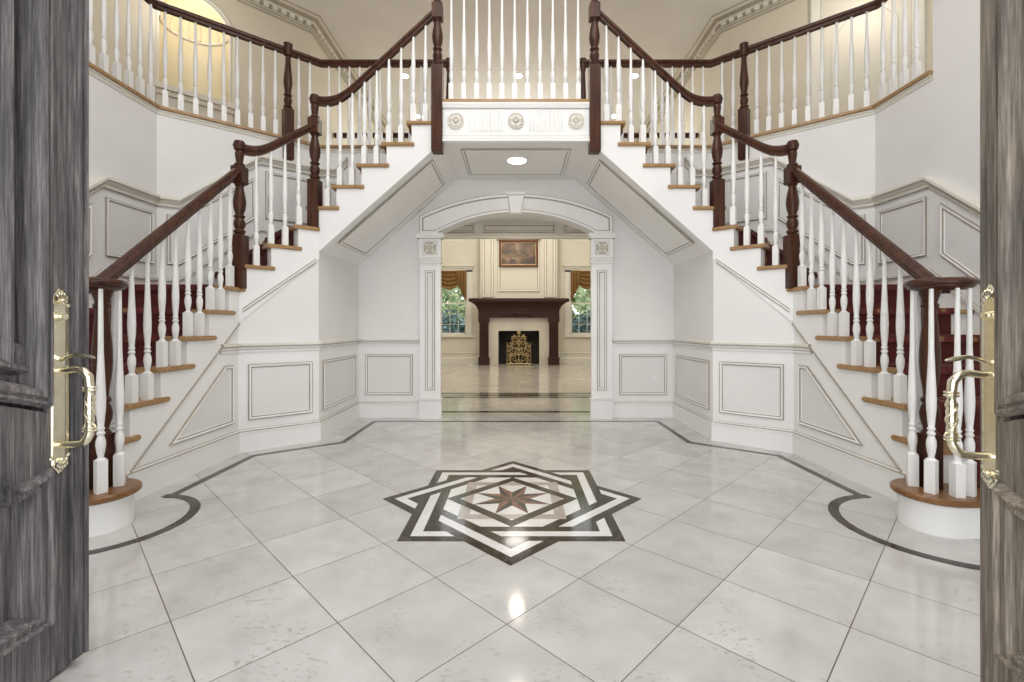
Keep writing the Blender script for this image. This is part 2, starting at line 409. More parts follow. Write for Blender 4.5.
# ------------------------------------------------------------------ walls below
walls = {}
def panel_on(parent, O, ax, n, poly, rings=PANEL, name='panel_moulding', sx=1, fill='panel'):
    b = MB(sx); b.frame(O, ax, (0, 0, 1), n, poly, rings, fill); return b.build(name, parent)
SIDE = {-1: 'left', 1: 'right'}
for sx in (-1, 1):
    sd = SIDE[sx]
    # wall under the first and second flights and the side of the recess
    w = MB(sx)
    zl = lambda y: .165+(y-2.62)*.824
    w.extr([(US, 2.40, 0), (US, B.y, 0), (US, B.y, zl(B.y)), (US, 2.62, .165), (US, 2.40, .165)], (.08, 0, 0), 'wall')
    off = Vector((NOUT.x, NOUT.y, 0))*.08
    w.extr([(B.x, B.y, 0), (CC.x, CC.y, 0), (CC.x, CC.y, 1.62), (B.x, B.y, 1.12)], off, 'wall')
    w.extr([(CC.x, CC.y, 0), (CC.x, YB, 0), (CC.x, YB, 1.68), (CC.x, CC.y, 1.68)], (.08, 0, 0), 'wall')
    wl = structure(w.build('wall_stair_'+sd), f'white panelled wall under the lower flights of the {sd} staircase', 'wall')
    walls[sd] = wl
    # white dado boards, chair rail, baseboard
    d = MB(sx)
    path = [(US, 3.40, .0), (B.x, B.y, 0), (CC.x, CC.y, 0), (CC.x, YB, 0), (1.06, YB, 0)]
    d.sweep([(US, 2.44, 0)]+path[1:], [(0, 0), (.020, 0), (.020, .145), (.012, .155), (0, .155)], 'trim'); d.build('baseboard', wl)
    p, k = basecap_profile(); c = MB(sx); c.sweep([(US, 2.60, .165)]+[(q[0], q[1], .165) for q in path[1:]], p, k); c.build('base_cap', wl)
    p, k = cap_profile(); c = MB(sx); c.sweep([(US, 3.44, .835)]+[(q[0], q[1], .835) for q in path[1:]], p, k); c.build('chair_rail', wl)
    dd2 = MB(sx); dd2.sweep([(US, B.y-.001, 0)]+path[1:], [(0, .16), (.004, .16), (.004, .81), (0, .81)], 'trim')
    dd2.extr([(US, 2.60, .16), (US, B.y, .16), (US, B.y, .81), (US, 3.40, .81)], (-.004, 0, 0), 'trim')
    dd2.build('wainscot', wl)
    # panels
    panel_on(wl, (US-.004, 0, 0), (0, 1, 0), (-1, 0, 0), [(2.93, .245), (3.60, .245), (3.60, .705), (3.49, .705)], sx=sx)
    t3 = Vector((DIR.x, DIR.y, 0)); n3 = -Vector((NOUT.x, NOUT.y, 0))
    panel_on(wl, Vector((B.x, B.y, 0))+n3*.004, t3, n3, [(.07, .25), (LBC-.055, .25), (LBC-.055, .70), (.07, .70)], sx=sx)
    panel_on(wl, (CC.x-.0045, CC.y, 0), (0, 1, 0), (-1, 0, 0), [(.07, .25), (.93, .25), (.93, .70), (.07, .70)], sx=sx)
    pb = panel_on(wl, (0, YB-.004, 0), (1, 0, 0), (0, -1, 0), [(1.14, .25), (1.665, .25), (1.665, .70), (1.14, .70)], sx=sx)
    # outer hall wall following the stair
    w = MB(sx)
    top = 5.2 if sx > 0 else 2.7
    w.extr([(UO, -.6, 0), (UO, 4.18, 0), (UO, 4.18, 2.60), (UO, -.6, 2.60)], (.10, 0, 0), 'wall')
    w.extr([(UO, 4.18, 0), (D2.x, YB, 0), (D2.x, YB, 2.60), (UO, 4.18, 2.60)], (.07, .07, 0), 'wall')
    yend = 3.60 if sx > 0 else 2.9
    w.extr([(UO, -.6, 2.60), (UO, yend, 2.60), (UO, yend, 5.2), (UO, -.6, 5.2)], (.10, 0, 0), 'wall')
    wo = structure(w.build('wall_'+sd), f'pale outer wall of the hall behind the {sd} staircase with rising wainscot', 'wall')
    cap = [(UO, 2.30, 2.14-.825*1.32), (UO, 3.62, 2.14), (UO, 4.18, 2.14), (*(D1+DG*.165), 2.14), (*(D1+DG*.833), 2.70), (D2.x, YB, 2.70), (1.98, YB, 2.70), (1.86, YB, 2.82)]
    p, k = cap_profile(.06, .085); k = ['glaze', 'creamtrim', 'glaze2', 'creamtrim', 'glaze2', 'creamtrim', 'creamtrim', 'creamtrim', 'creamtrim', 'creamtrim']
    c = MB(sx); c.sweep(cap, p, k); c.build('wainscot_cap', wo)
    p, k = basecap_profile(); c = MB(sx); c.sweep([(q[0], q[1], q[2]-.70) for q in cap[:-1]], p, k); c.build('skirting_cap', wo)
    x = .004
    panel_on(wo, (UO-x, 0, 0), (0, 1, 0), (-1, 0, 0), [(3.65, 1.56), (4.13, 1.56), (4.13, 2.03), (3.65, 2.03)], sx=sx)
    sl = .825
    panel_on(wo, (UO-x, 0, 0), (0, 1, 0), (-1, 0, 0), [(2.55, 1.55-sl*.98), (3.53, 1.55), (3.53, 1.95), (2.55, 1.95-sl*.98)], sx=sx)
    dg = Vector((DG.x, DG.y, 0)); dn = Vector((DN.x, DN.y, 0))
    panel_on(wo, Vector((UO, 4.18, 0))+dn*x, dg, dn, [(.07, 1.57), (.17, 1.57), (.79, 2.10), (.79, 2.52), (.17, 2.03), (.07, 2.03)], sx=sx)
    panel_on(wo, Vector((UO, 4.18, 0))+dn*x, dg, dn, [(.88, 2.11), (1.36, 2.11), (1.36, 2.60), (.88, 2.60)], sx=sx)
    panel_on(wo, (0, YB-x, 0), (1, 0, 0), (0, -1, 0), [(2.10, 2.10), (1.90, 2.10), (1.90, 2.60), (2.10, 2.60)], sx=sx)

w = MB(); w.box(-UO, UO, -.62, -.50, 2.75, 5.2, 'wall'); w.box(-UO, -2.3, -.62, -.50, 0, 2.75, 'wall'); w.box(2.3, UO, -.62, -.50, 0, 2.75, 'wall')
structure(w.build('wall_front'), 'front wall of the hall above the wide entrance opening', 'wall')  # out of view; closed high and open low to balance the light
# arch wall
def arc(c, h, ztop, n, r=False):         # segmental arch points from +c to -c
    rad = (c*c+h*h)/(2*h); z0 = ztop-rad; a1 = math.asin(c/rad)
    return [(rad*math.sin(a1-2*a1*i/n), z0+rad*math.cos(a1-2*a1*i/n)) for i in range(n+1)]
AW = .845
ins = arc(AW, .215, 2.25, 28)
w = MB()
w.extr([(x, YB, z) for x, z in [(-D2.x, 0), (-AW, 0)]+[(q[0], q[1]) for q in ins[::-1]]+[(AW, 0), (D2.x, 0), (D2.x, 2.60), (-D2.x, 2.60)]], (0, .12, 0), 'wall')
wb = structure(w.build('wall_back'), 'white wall pierced by the arched opening below the landing', 'wall')
# electric socket on the right hand panel of the arch wall
o = MB(); o.box(1.50, 1.545, YB-.012, YB-.004, .405, .475, 'outlet'); o.box(1.513, 1.532, YB-.0135, YB-.012, .415, .435, 'trim'); o.box(1.513, 1.532, YB-.0135, YB-.012, .445, .465, 'trim')
tag(o.build('power_outlet'), 'small white power outlet on the panel right of the arch', 'outlet')

# ------------------------------------------------------------------ arch surround
ar = empty('arch_surround', (0, YB, 0), 'white classical surround of the arched opening with pilasters and keystone', 'arch surround')
oa = arc(1.055, .245, 2.455, 36)
b = MB()
ring = [(1.055, 2.00)]+oa+[(-1.055, 2.00), (-AW, 2.00)]+[q for q in ins[::-1]]+[(AW, 2.00)]
b.extr([(x, YB, z) for x, z in ring], (0, -.045, 0), 'trim')
av = b.build('archivolt', ar)
RIM = [(0, 0, 'trim'), (0, .022, 'glaze'), (.005, .024, 'trim'), (.030, .022, 'glaze'), (.032, .010, 'glaze'), (.040, .008, 'trim'), (.044, 0, 'trim')]
b = MB(); b.frame((0, YB-.045, 0), (1, 0, 0), (0, 0, 1), (0, -1, 0), [(1.055, 2.02)]+oa+[(-1.055, 2.02), (-AW, 2.02)]+ins[::-1]+[(AW, 2.02)], RIM); b.build('archivolt_moulding', av)
b = MB(); b.extr([(-.062, YB-.03, 2.235), (.062, YB-.03, 2.235), (.095, YB-.03, 2.445), (-.095, YB-.03, 2.445)], (0, -.055, 0), 'trim')
b.extr([(-.10, YB-.03, 2.445), (.10, YB-.03, 2.445), (.105, YB-.03, 2.47), (-.105, YB-.03, 2.47)], (0, -.07, 0), 'trim')
b.frame((0, YB-.085, 0), (1, 0, 0), (0, 0, 1), (0, -1, 0), [(-.060, 2.24), (.060, 2.24), (.090, 2.44), (-.090, 2.44)], [(0, 0, 'glaze2'), (.002, .004, 'glaze2'), (.006, .005, 'trim'), (.012, 0, 'trim')]); b.build('keystone', ar)
def rosette(name, parent, c, r, square=False):
    b = MB()
    y = c[1]
    if square:
        b.frame((c[0], y, c[2]), (1, 0, 0), (0, 0, 1), (0, -1, 0), [(-r*1.1, -r*1.1), (r*1.1, -r*1.1), (r*1.1, r*1.1), (-r*1.1, r*1.1)], [(0, 0, 'glaze2'), (.003, .006, 'trim'), (.010, .006, 'glaze2'), (.014, .001, 'glaze2')], 'glaze2')
    else:
        b.lathe([(r, 0), (r, -.010), (r*.93, -.014), (r*.86, -.008), (r*.84, -.004), (.001, -.004)], (c[0], y, c[2]), 'creamtrim', 24, 'y')
    np = 8 if square else 12
    for i in range(np):
        a = 2*PI*i/np; L = r*.56
        pc = (c[0]+L*math.cos(a), y-.008, c[2]+L*math.sin(a))
        ext = r*.34
        b.ball(pc, (ext*abs(math.cos(a))*.75+.006, .009, ext*abs(math.sin(a))*.75+.006), 'creamtrim', 8, 6)
    if square:
        for i in range(4):
            a = PI/4+i*PI/2; b.ball((c[0]+r*1.02*math.cos(a), y-.006, c[2]+r*1.02*math.sin(a)), (.018, .008, .018), 'creamtrim', 8, 6)
    b.ball((c[0], y-.008, c[2]), (r*.22, .013, r*.22), 'creamtrim', 10, 6)
    for i in range(6):
        a = 2*PI*i/6+.3; b.ball((c[0]+r*.26*math.cos(a), y-.012, c[2]+r*.26*math.sin(a)), (r*.1, .007, r*.1), 'glaze2', 6, 4)
    return b.build(name, parent)
for sx in (-1, 1):
    b = MB(sx)
    b.box(.815, 1.060, YB-.075, YB, 0, .205, 'trim'); b.box(.808, 1.066, YB-.082, YB, .205, .222, 'trim')
    b.frame((0, YB-.082, 0), (1, 0, 0), (0, 0, 1), (0, -1, 0), [(.808, .205), (1.066, .205), (1.066, .222), (.808, .222)], [(0, 0, 'glaze2'), (0, .003, 'glaze2'), (.003, .003, 'trim')], 'trim')
    b.box(.825, 1.052, YB-.060, YB, .222, 1.70, 'trim')
    pil = b.build('pilaster', ar)
    b = MB(sx); b.frame((0, YB-.060, 0), (1, 0, 0), (0, 0, 1), (0, -1, 0), [(.885, .31), (.992, .31), (.992, 1.62), (.885, 1.62)], PANEL, 'panel'); b.build('panel_moulding', pil)
    b = MB(sx); b.box(.812, 1.062, YB-.085, YB, 1.70, 1.72, 'trim'); b.box(.82, 1.056, YB-.078, YB, 1.72, 1.965, 'trim')
    b.box(.812, 1.064, YB-.09, YB, 1.745, 1.757, 'creamtrim')
    b.box(.80, 1.075, YB-.10, YB, 1.965, 1.985, 'trim'); b.box(.79, 1.085, YB-.115, YB, 1.985, 2.02, 'trim')
    b.box(.80, 1.075, YB-.101, YB, 1.962, 1.966, 'glaze2'); b.box(.81, 1.064, YB-.086, YB, 1.716, 1.721, 'glaze2')
    cp = b.build('capital', pil)
    rosette('rosette', pil, (sx*.938, YB-.079, 1.86), .068, True)

# ------------------------------------------------------------------ staircases
OVER = .032
def outward(P):                          # from the inner line along NOUT to the diagonal wall
    t = (D1-P).dot(DN)/NOUT.dot(DN); return P+NOUT*t
for sx in (-1, 1):
    sd = SIDE[sx]
    s = empty('staircase', (sx*2.7, 2.3, 0), f'{sd} staircase of three flights with oak treads, white stringers and red runner', 'staircase')
    zt = lambda k: RISE*k
    tt = .032
    # stringers
    b = MB(sx); pts = [(2.3725, .155), (2.62, .165), (B.y, 1.03), (B.y, zt(7)-tt)]
    pr = []
    for k in range(7, 1, -1):
        pr += [(RL[k], zt(k)-tt), (RL[k], zt(k-1)-tt if k > 2 else .155)]
    pts = [(2.62, .165), (B.y, 1.03), (B.y, zt(7)-tt)]+pr
    pts = pts[:-1]+[(RL[2], .155)]
    b.extr([(US-.012, y, z) for y, z in pts], (.06, 0, 0), 'trim'); b.build('stringer', s)
    b = MB(sx); nin = -NOUT
    def onBC(t, off=0): return B+DIR*t-NOUT*off
    pts = [(0, 1.03), (LBC, 1.60), (LBC, zt(10)-tt)]
    for k in (10, 9, 8): pts += [(SM[k], zt(k)-tt), (SM[k], zt(k-1)-tt)]
    pts += [(0, zt(7)-tt)]
    b.extr([(*onBC(t, .012), z) for t, z in pts], Vector((NOUT.x, NOUT.y, 0))*.06, 'trim'); st2 = b.build('stringer', s)
    b = MB(sx)
    p, kk = [(0, -.018), (.008, -.018), (.010, -.010), (.005, -.006), (.005, .004), (.010, .008), (.008, .016), (0, .016)], ['glaze', 'glaze', 'trim', 'trim', 'glaze', 'glaze', 'trim', 'trim']
    a0, a1 = onBC(.03, .012), onBC(LBC-.03, .012); b.sweep([(a0.x, a0.y, 1.135), (a1.x, a1.y, 1.585)], p, kk); b.build('stringer_moulding', s)
    b = MB(sx); p, kk = basecap_profile(.008, .014); b.sweep([(US-.012, 2.63, .175), (US-.012, B.y, 1.03)], p, ['glaze']*6); b.build('stringer_moulding', s)
    b = MB(sx); slz = lambda u: 1.663+.886*(CC.x-u)
    pts = [(CC.x, 1.663), (.70, slz(.70)), (.70, LAND-tt)]
    for k in range(16, 10, -1):
        if k < 16: pts += [(RU[k], zt(k)-tt)]
        if k > 11: pts += [(RU[k], zt(k-1)-tt)]
    pts = [q for q in pts if q[0] <= CC.x+.0001] + [(CC.x, zt(11)-tt)]
    b.extr([(u, YU-.012, z) for u, z in pts], (0, .06, 0), 'trim'); b.build('stringer', s)
    # soffit under the top flight
    b = MB(sx); b.extr([(CC.x+.02, YU+.02, 1.66), (CC.x+.02, YB, 1.66), (.66, YB, slz(.66)), (.66, YU+.02, slz(.66))], (0, 0, .05), 'soffit'); so = b.build('soffit', s)
    ax = Vector((-1, 0, .886)); L = ax.length; nn = Vector((-.886, 0, -1))
    b = MB(sx); b.frame((CC.x, 0, 1.660), ax, (0, 1, 0), nn, [(.12*L, 4.22), (.985*L, 4.22), (.985*L, 4.94), (.12*L, 4.94)], [(a*1.15, h, k) for a, h, k in PANEL], 'soffit'); b.build('soffit_moulding', so)
    # bottom curved step
    b = MB(sx)
    b.lathe([(.143, 0), (.143, .155)], (V.x, V.y, 0), 'trim', 40); b.box(V.x, UO-.002, V.y-.143, RL[2]+.02, 0, .155, 'trim')
    b.lathe([(.146, .142), (.152, .150), (.146, .155)], (V.x, V.y, 0), 'trim', 40); b.box(US-.1, 2.5, V.y, RL[2]+.08, 0, .155, 'trim')
    b.build('riser', s)
    b = MB(sx)
    b.lathe([(.166, .155), (.174, .163), (.174, .180), (.166, .1875)], (V.x, V.y, 0), 'oakdark', 44); b.box(V.x, UO-.002, V.y-.17, RL[2]+.02, .157, .1868, 'oakdark')
    b.build('tread', s)
    polys = {}
    for k in range(2, 7): polys[k] = [(US-OVER, RL[k]-.038), (UO, RL[k]-.038), (UO, RL[k+1]+.019), (US+.03, RL[k+1]+.019), (US+.03, RL[k+1]+.055), (US-OVER, RL[k+1]+.055)]
    P8 = onBC(SM[8])
    polys[7] = [(US-OVER, RL[7]-.038), (UO, RL[7]-.038), (UO, 4.18), tuple(outward(P8)), tuple(P8), tuple(onBC(.05, OVER)), (US-OVER, B.y-.02)]
    for k in (8, 9):
        a, c = SM[k]-.038, SM[k+1]+.025
        polys[k] = [tuple(onBC(a, OVER)), tuple(outward(onBC(a))), tuple(outward(onBC(c))), tuple(onBC(c, OVER))]
    a = SM[10]-.038
    polys[10] = [tuple(onBC(a, OVER)), tuple(outward(onBC(a))), tuple(D2), (RU[11], YB), (RU[11]-.02, YU-OVER-.005), tuple(onBC(LBC, OVER))]
    for k in range(11, 16): polys[k] = [(RU[k]+.045, YU-OVER), (RU[k]+.045, YB-.002), (RU[k+1]-.025, YB-.002), (RU[k+1]-.025, YU-OVER)]
    for k in range(2, 16):
        b = MB(sx); z = zt(k)
        pl = polys[k]
        cx = sum(p[0] for p in pl)/len(pl); cy = sum(p[1] for p in pl)/len(pl)
        sh = lambda d: [(p[0]+(cx-p[0])/max(.01, math.hypot(cx-p[0], cy-p[1]))*d, p[1]+(cy-p[1])/max(.01, math.hypot(cx-p[0], cy-p[1]))*d) for p in pl]
        # rounded nosing: three slabs
        b.prism(pl, z-.025, z-.007, 'oak'); b.prism(sh(.006), z-tt, z, 'oak')
        b.build('tread', s)
        b = MB(sx); z0, z1 = z-RISE-.001, z-tt
        if k <= 7: b.box(US+.047, UO-.002, RL[k]+.002, RL[k]+.02, z0, z1, 'trim')
        elif k <= 10:
            p0 = onBC(SM[k]+.002, -.047); p1 = outward(p0)-NOUT*.004; q = DIR*.02
            b.prism([tuple(p0), tuple(p1), tuple(p1+q), tuple(p0+q)], z0, z1, 'trim')
        else: b.box(RU[k]-.02, RU[k]-.002, YU+.047, YB-.003, z0, z1, 'trim')
        b.build('riser', s)
    b = MB(sx); b.box(RU[16]-.02, RU[16]-.002, YU+.047, YB-.003, zt(15), LAND-tt, 'trim'); b.build('riser', s)
    # carpet runner, continuous over the steps
    r = MB(sx); th = .010; m0, m1 = .13, .90
    def slab(poly, z): r.prism(poly, z+.0005, z+th, 'carpet')
    for k in range(1, 7):
        slab([(US+m0, (RL[k] if k > 1 else V.y-.143)-.045), (US+m1, (RL[k] if k > 1 else V.y-.143)-.045), (US+m1, RL[k+1]), (US+m0, RL[k+1])], zt(k))
    for k in range(1, 8):
        y = (RL[k] if k > 1 else V.y-.143)
        r.box(US+m0, US+m1, y-.048, y-.038, zt(k)-.035, zt(k)+th, 'carpet'); r.box(US+m0, US+m1, y-.010, y, zt(k)-RISE+(.01 if k > 1 else 0), zt(k)-tt, 'carpet')
    def off2(P, d): return P+NOUT*d
    slab([(US+m0, RL[7]-.045), (US+m1, RL[7]-.045), (US+m1, 4.1), tuple(off2(onBC(SM[8]), m1)), tuple(off2(onBC(SM[8]), m0)), (US+m0, B.y)], zt(7))
    for k in (8, 9, 10):
        a, c = SM[k]-.045, (SM[k+1] if k < 10 else LBC+.02)
        if k < 10: slab([tuple(off2(onBC(a), m0)), tuple(off2(onBC(a), m1)), tuple(off2(onBC(c), m1)), tuple(off2(onBC(c), m0))], zt(k))
        else: slab([tuple(off2(onBC(a), m0)), tuple(off2(onBC(a), m1)), (2.25, YU+m1), (RU[11], YU+m1), (RU[11], YU+m0)], zt(k))
        for o0, o1, zz0, zz1 in ((-.048, -.038, zt(k)-.035, zt(k)+th), (-.010, 0, zt(k)-RISE+.01, zt(k)-tt)):
            r.prism([tuple(off2(onBC(SM[k]+o0), m0)), tuple(off2(onBC(SM[k]+o0), m1)), tuple(off2(onBC(SM[k]+o1), m1)), tuple(off2(onBC(SM[k]+o1), m0))], zz0, zz1, 'carpet')
    for k in range(11, 17):
        if k < 16: slab([(RU[k]+.052, YU+m0), (RU[k]+.052, YU+m1), (RU[k+1], YU+m1), (RU[k+1], YU+m0)], zt(k))
        r.box(RU[k]+.045, RU[k]+.055, YU+m0, YU+m1, zt(k)-.035, zt(k)+th, 'carpet'); r.box(RU[k], RU[k]+.010, YU+m0, YU+m1, zt(k)-RISE+.01, zt(k)-tt, 'carpet')
    tag(r.build('stair_runner'), f'dark red patterned carpet runner on the {sd} staircase', 'carpet runner')

    # ---- railing
    g = empty('stair_railing', (sx*2.2, 3.0, 0), f'dark wood handrail on white spindles along the {sd} staircase', 'stair railing')
    def newel(name, c, zb, zsq, ztop, rot=0, w=.048, blk=True, drop=False):
        n = MB()
        def sqb(z0, z1, w=w):
            ch = .006
            n.lathe([((w-ch)*1.4142, z0), (w*1.4142, z0+ch), (w*1.4142, z1-ch), ((w-ch)*1.4142, z1)], (0, 0, 0), 'walnut', 4)
        def fl(lo): return lo
        n.sm_start = len(n.f); sqb(zb, zsq)
        for i in range(n.sm_start, len(n.f)): n.sm[i] = False
        h = ztop-zsq
        zk = zsq
        prof = [(.030, zk), (.036, zk+.010), (.044, zk+.024), (.044, zk+.032), (.034, zk+.040), (.031, zk+.048), (.038, zk+.060), (.043, zk+.085), (.041, zk+.105), (.033, zk+.125), (.030, zk+.132), (.041, zk+.140), (.041, zk+.150), (.030, zk+.158),
                (.031, zk+.17), (.041, zk+.20), (.047, zk+.245), (.046, zk+.28), (.038, zk+.33), (.030, zk+.37), (.028, zk+.385), (.036, zk+.395), (.036, zk+.405), (.030, zk+.41)]
        n.lathe(prof, (0, 0, 0), 'walnut', 20)
        if blk:
            i0 = len(n.f); sqb(zk+.405, zk+.545, .045)
            for i in range(i0, len(n.f)): n.sm[i] = False
            n.lathe([(.030, zk+.54), (.040, zk+.552), (.040, zk+.560), (.028, zk+.57), (.026, zk+.585), (.031, zk+.62), (.034, zk+.65), (.028, zk+.668), (.040, zk+.676), (.043, ztop-.055), (.047, ztop-.048), (.047, ztop-.034), (.041, ztop-.028), (.041, ztop-.016), (.034, ztop-.004), (.015, ztop)], (0, 0, 0), 'walnut', 20)
        o = n.build(name)
        o.parent = g; o.matrix_parent_inverse = root_inv(g); o.matrix_basis = Matrix.Translation((sx*c[0], c[1], 0)) @ Matrix.Rotation(rot, 4, 'Z')
        return o
    newel('newel_post', (2.205, 3.685), zt(7)-.01, 1.735, 2.485, sx*.02)
    newel('newel_post', (1.785, 4.10), zt(10)-.01, 2.305, 3.06, 0)
    newel('newel_post', (.692, YU-.01), 2.535, 3.30, 4.12, 0)
    # volute newel
    n = MB(sx); z = RISE
    w = .036
    n.box(VN.x-w, VN.x+w, VN.y-w, VN.y+w, z, z+.27, 'walnut')
    n.lathe([(.040, z+.268), (.033, z+.285), (.026, z+.295), (.030, z+.31), (.040, z+.345), (.043, z+.375), (.036, z+.41), (.028, z+.425), (.037, z+.437), (.037, z+.447), (.026, z+.46), (.028, z+.49), (.038, z+.56), (.043, z+.63), (.042, z+.70), (.036, z+.78), (.029, z+.87), (.027, z+.90), (.037, z+.912), (.037, z+.925), (.03, z+.935), (.036, z+.96), (.05, z+1.005)], (VN.x, VN.y, 0), 'walnut', 20)
    n.build('newel_post', g)
    zc = 1.185
    b = MB(sx); b.lathe([(.06, zc), (.112, zc+.002), (.122, zc+.008), (.130, zc+.014), (.130, zc+.020), (.142, zc+.026), (.143, zc+.038), (.136, zc+.048), (.118, zc+.055), (.07, zc+.058), (.001, zc+.058)], (VD.x, VD.y, 0), 'walnut', 44)
    b.build('volute_cap', g)
    for ang in (150, 100, 210, 262, 305):
        a = math.radians(ang)
        # mirrored so that the ring of spindles reads alike on both sides
        put_bal(g, VD.x+.107*math.cos(a), VD.y+.107*math.sin(a), RISE, zc-RISE, sx, a*sx)
    # rails
    b = MB(sx); b.sweep([(2.195, 2.36, 1.215), (2.205, 2.44, rail_low(2.44)), (2.21, B.y-.03, rail_low(B.y-.03))], RAILS, 'walnut'); b.build('handrail', g)
    b = MB(sx); pts = [onBC(t, -.02) for t, _ in MIDP]
    fine = []
    for i in range(25):
        t = LBC*i/24; P = onBC(t, -.02); fine.append((P.x, P.y, interp(MIDP, t)))
    sm = lambda ff: [ff[0]]+[(ff[i][0], ff[i][1], (ff[i-1][2]+2*ff[i][2]+ff[i+1][2])/4) for i in range(1, len(ff)-1)]+[ff[-1]]
    for _ in range(3): fine = sm(fine)
    b.sweep(fine, RAILS, 'walnut'); b.build('handrail', g)
    up = [(1.775-1.075*i/36, YU+.022, interp(UPP, 1.775-1.075*i/36)) for i in range(37)]
    for _ in range(4): up = sm(up)
    b = MB(sx); b.sweep(up, RAILS, 'walnut'); b.build('handrail', g)
    # spindles
    for y in [2.556]+[2.669+.1145*i for i in range(9)]:
        k = max(kk for kk in RL if RL[kk] <= y)
        put_bal(g, 2.208+.012, y, zt(k), rail_low(y)-.038-zt(k), sx)
    for i in range(4):
        t = .135+.109*i; k = 8 if t < SM[9] else (9 if t < SM[10] else 10); P = onBC(t, -.02)
        put_bal(g, P.x, P.y, zt(k), interp(MIDP, t)-.036-zt(k), sx, math.atan2(DIR.y, DIR.x)*sx)
    for i in range(9):
        u = 1.672-.1085*i; k = max(kk for kk in RU if RU[kk] >= u-.0001)
        put_bal(g, u, YU+.022, zt(k), interp(UPP, u)-.036-zt(k), sx)

# ------------------------------------------------------------------ bridge landing
ld = empty('bridge_landing', (0, YU, LAND), 'white bridge landing with three carved rosettes joining the two staircases', 'landing')
b = MB(); b.box(-.70, .70, YU, YB-.002, 2.63, LAND-.03, 'soffit'); b.build('slab', ld)
b = MB(); b.box(-.72, .72, YU-.035, YB+.1, LAND-.03, LAND, 'oak'); b.build('floor_boards', ld)
b = MB(); b.box(-.645, .645, YU-.015, YU, 2.625, LAND-.03, 'trim')
b.sweep([(.645, YU-.015, 2.945), (-.645, YU-.015, 2.945)], [(0, -.02), (.012, -.02), (.026, .015), (.026, .024), (0, .024)], ['glaze2', 'trim', 'trim', 'trim', 'trim'])
b.sweep([(.645, YU-.015, 2.655), (-.645, YU-.015, 2.655)], [(0, -.028), (.030, -.028), (.030, -.005), (.014, .005), (.014, .022), (.006, .030), (0, .030)], ['trim', 'trim', 'glaze2', 'trim', 'glaze2', 'trim', 'trim']); 
b.build('fascia', ld)
for c in (-.53, 0, .53): rosette('rosette', ld, (c, YU-.015, 2.813), .072)
for c in (-.265, .265):
    b = MB()
    for i in range(13):
        x = c+(i-6)*.0235; b.lathe([(.009, 2.725), (.009, 2.90)], (x, YU-.013, 0), 'trim', 8)
    b.build('reeded_panel', ld)
b = MB(); b.frame((0, 0, 2.628), (1, 0, 0), (0, 1, 0), (0, 0, -1), [(-.505, 4.22), (.505, 4.22), (.505, 4.94), (-.505, 4.94)], [(a*1.15, h, k) for a, h, k in PANEL], 'soffit'); b.build('soffit_moulding', ld)
def downlight(x, y, z, label, r=.075, grp=None, power=0, spread=2.2, blend=.8):
    e_ = empty('recessed_downlight', (x, y, z), label, 'ceiling light', grp)
    b = MB(); b.lathe([(r*1.25, 0), (r*1.25, -.006), (r*1.05, -.010), (r, -.004), (r, 0)], (x, y, z), 'trim', 24); b.build('trim_ring', e_)
    b = MB(); b.lathe([(r, -.001), (r*.98, -.0065), (.001, -.0075)], (x, y, z), 'lamp', 24); b.build('lens', e_)
    if power:
        L = bpy.data.lights.new('downlight', 'SPOT'); L.energy = power; L.spot_size = spread; L.spot_blend = blend; L.color = (1, .88, .70); L.shadow_soft_size = .06
        o = bpy.data.objects.new('downlight_glow', L); C.objects.link(o); o.location = (x, y, z-.03); o.parent = e_; o.matrix_parent_inverse = root_inv(e_)
    return e_
downlight(.01, 4.50, 2.626, 'lit recessed downlight in the panelled soffit under the bridge landing', .088, power=14)
downlight(.01, 5.88, 2.60, 'lit recessed downlight in the passage ceiling behind the arch', .07, power=9, spread=3.13, blend=.25)
# landing railing
lr = empty('landing_railing', (0, YU, LAND), 'white spindles along the front of the bridge landing between tall newels', 'railing')
for i in range(11):
    px = 451.3+12.68*i; put_bal(lr, (px-516)/F*4.11, YU+.025, LAND, .935, 1)
b = MB(); b.sweep([(.66, YU+.025, 3.965), (-.66, YU+.025, 3.965)], RAIL, 'walnut'); b.build('handrail', lr)

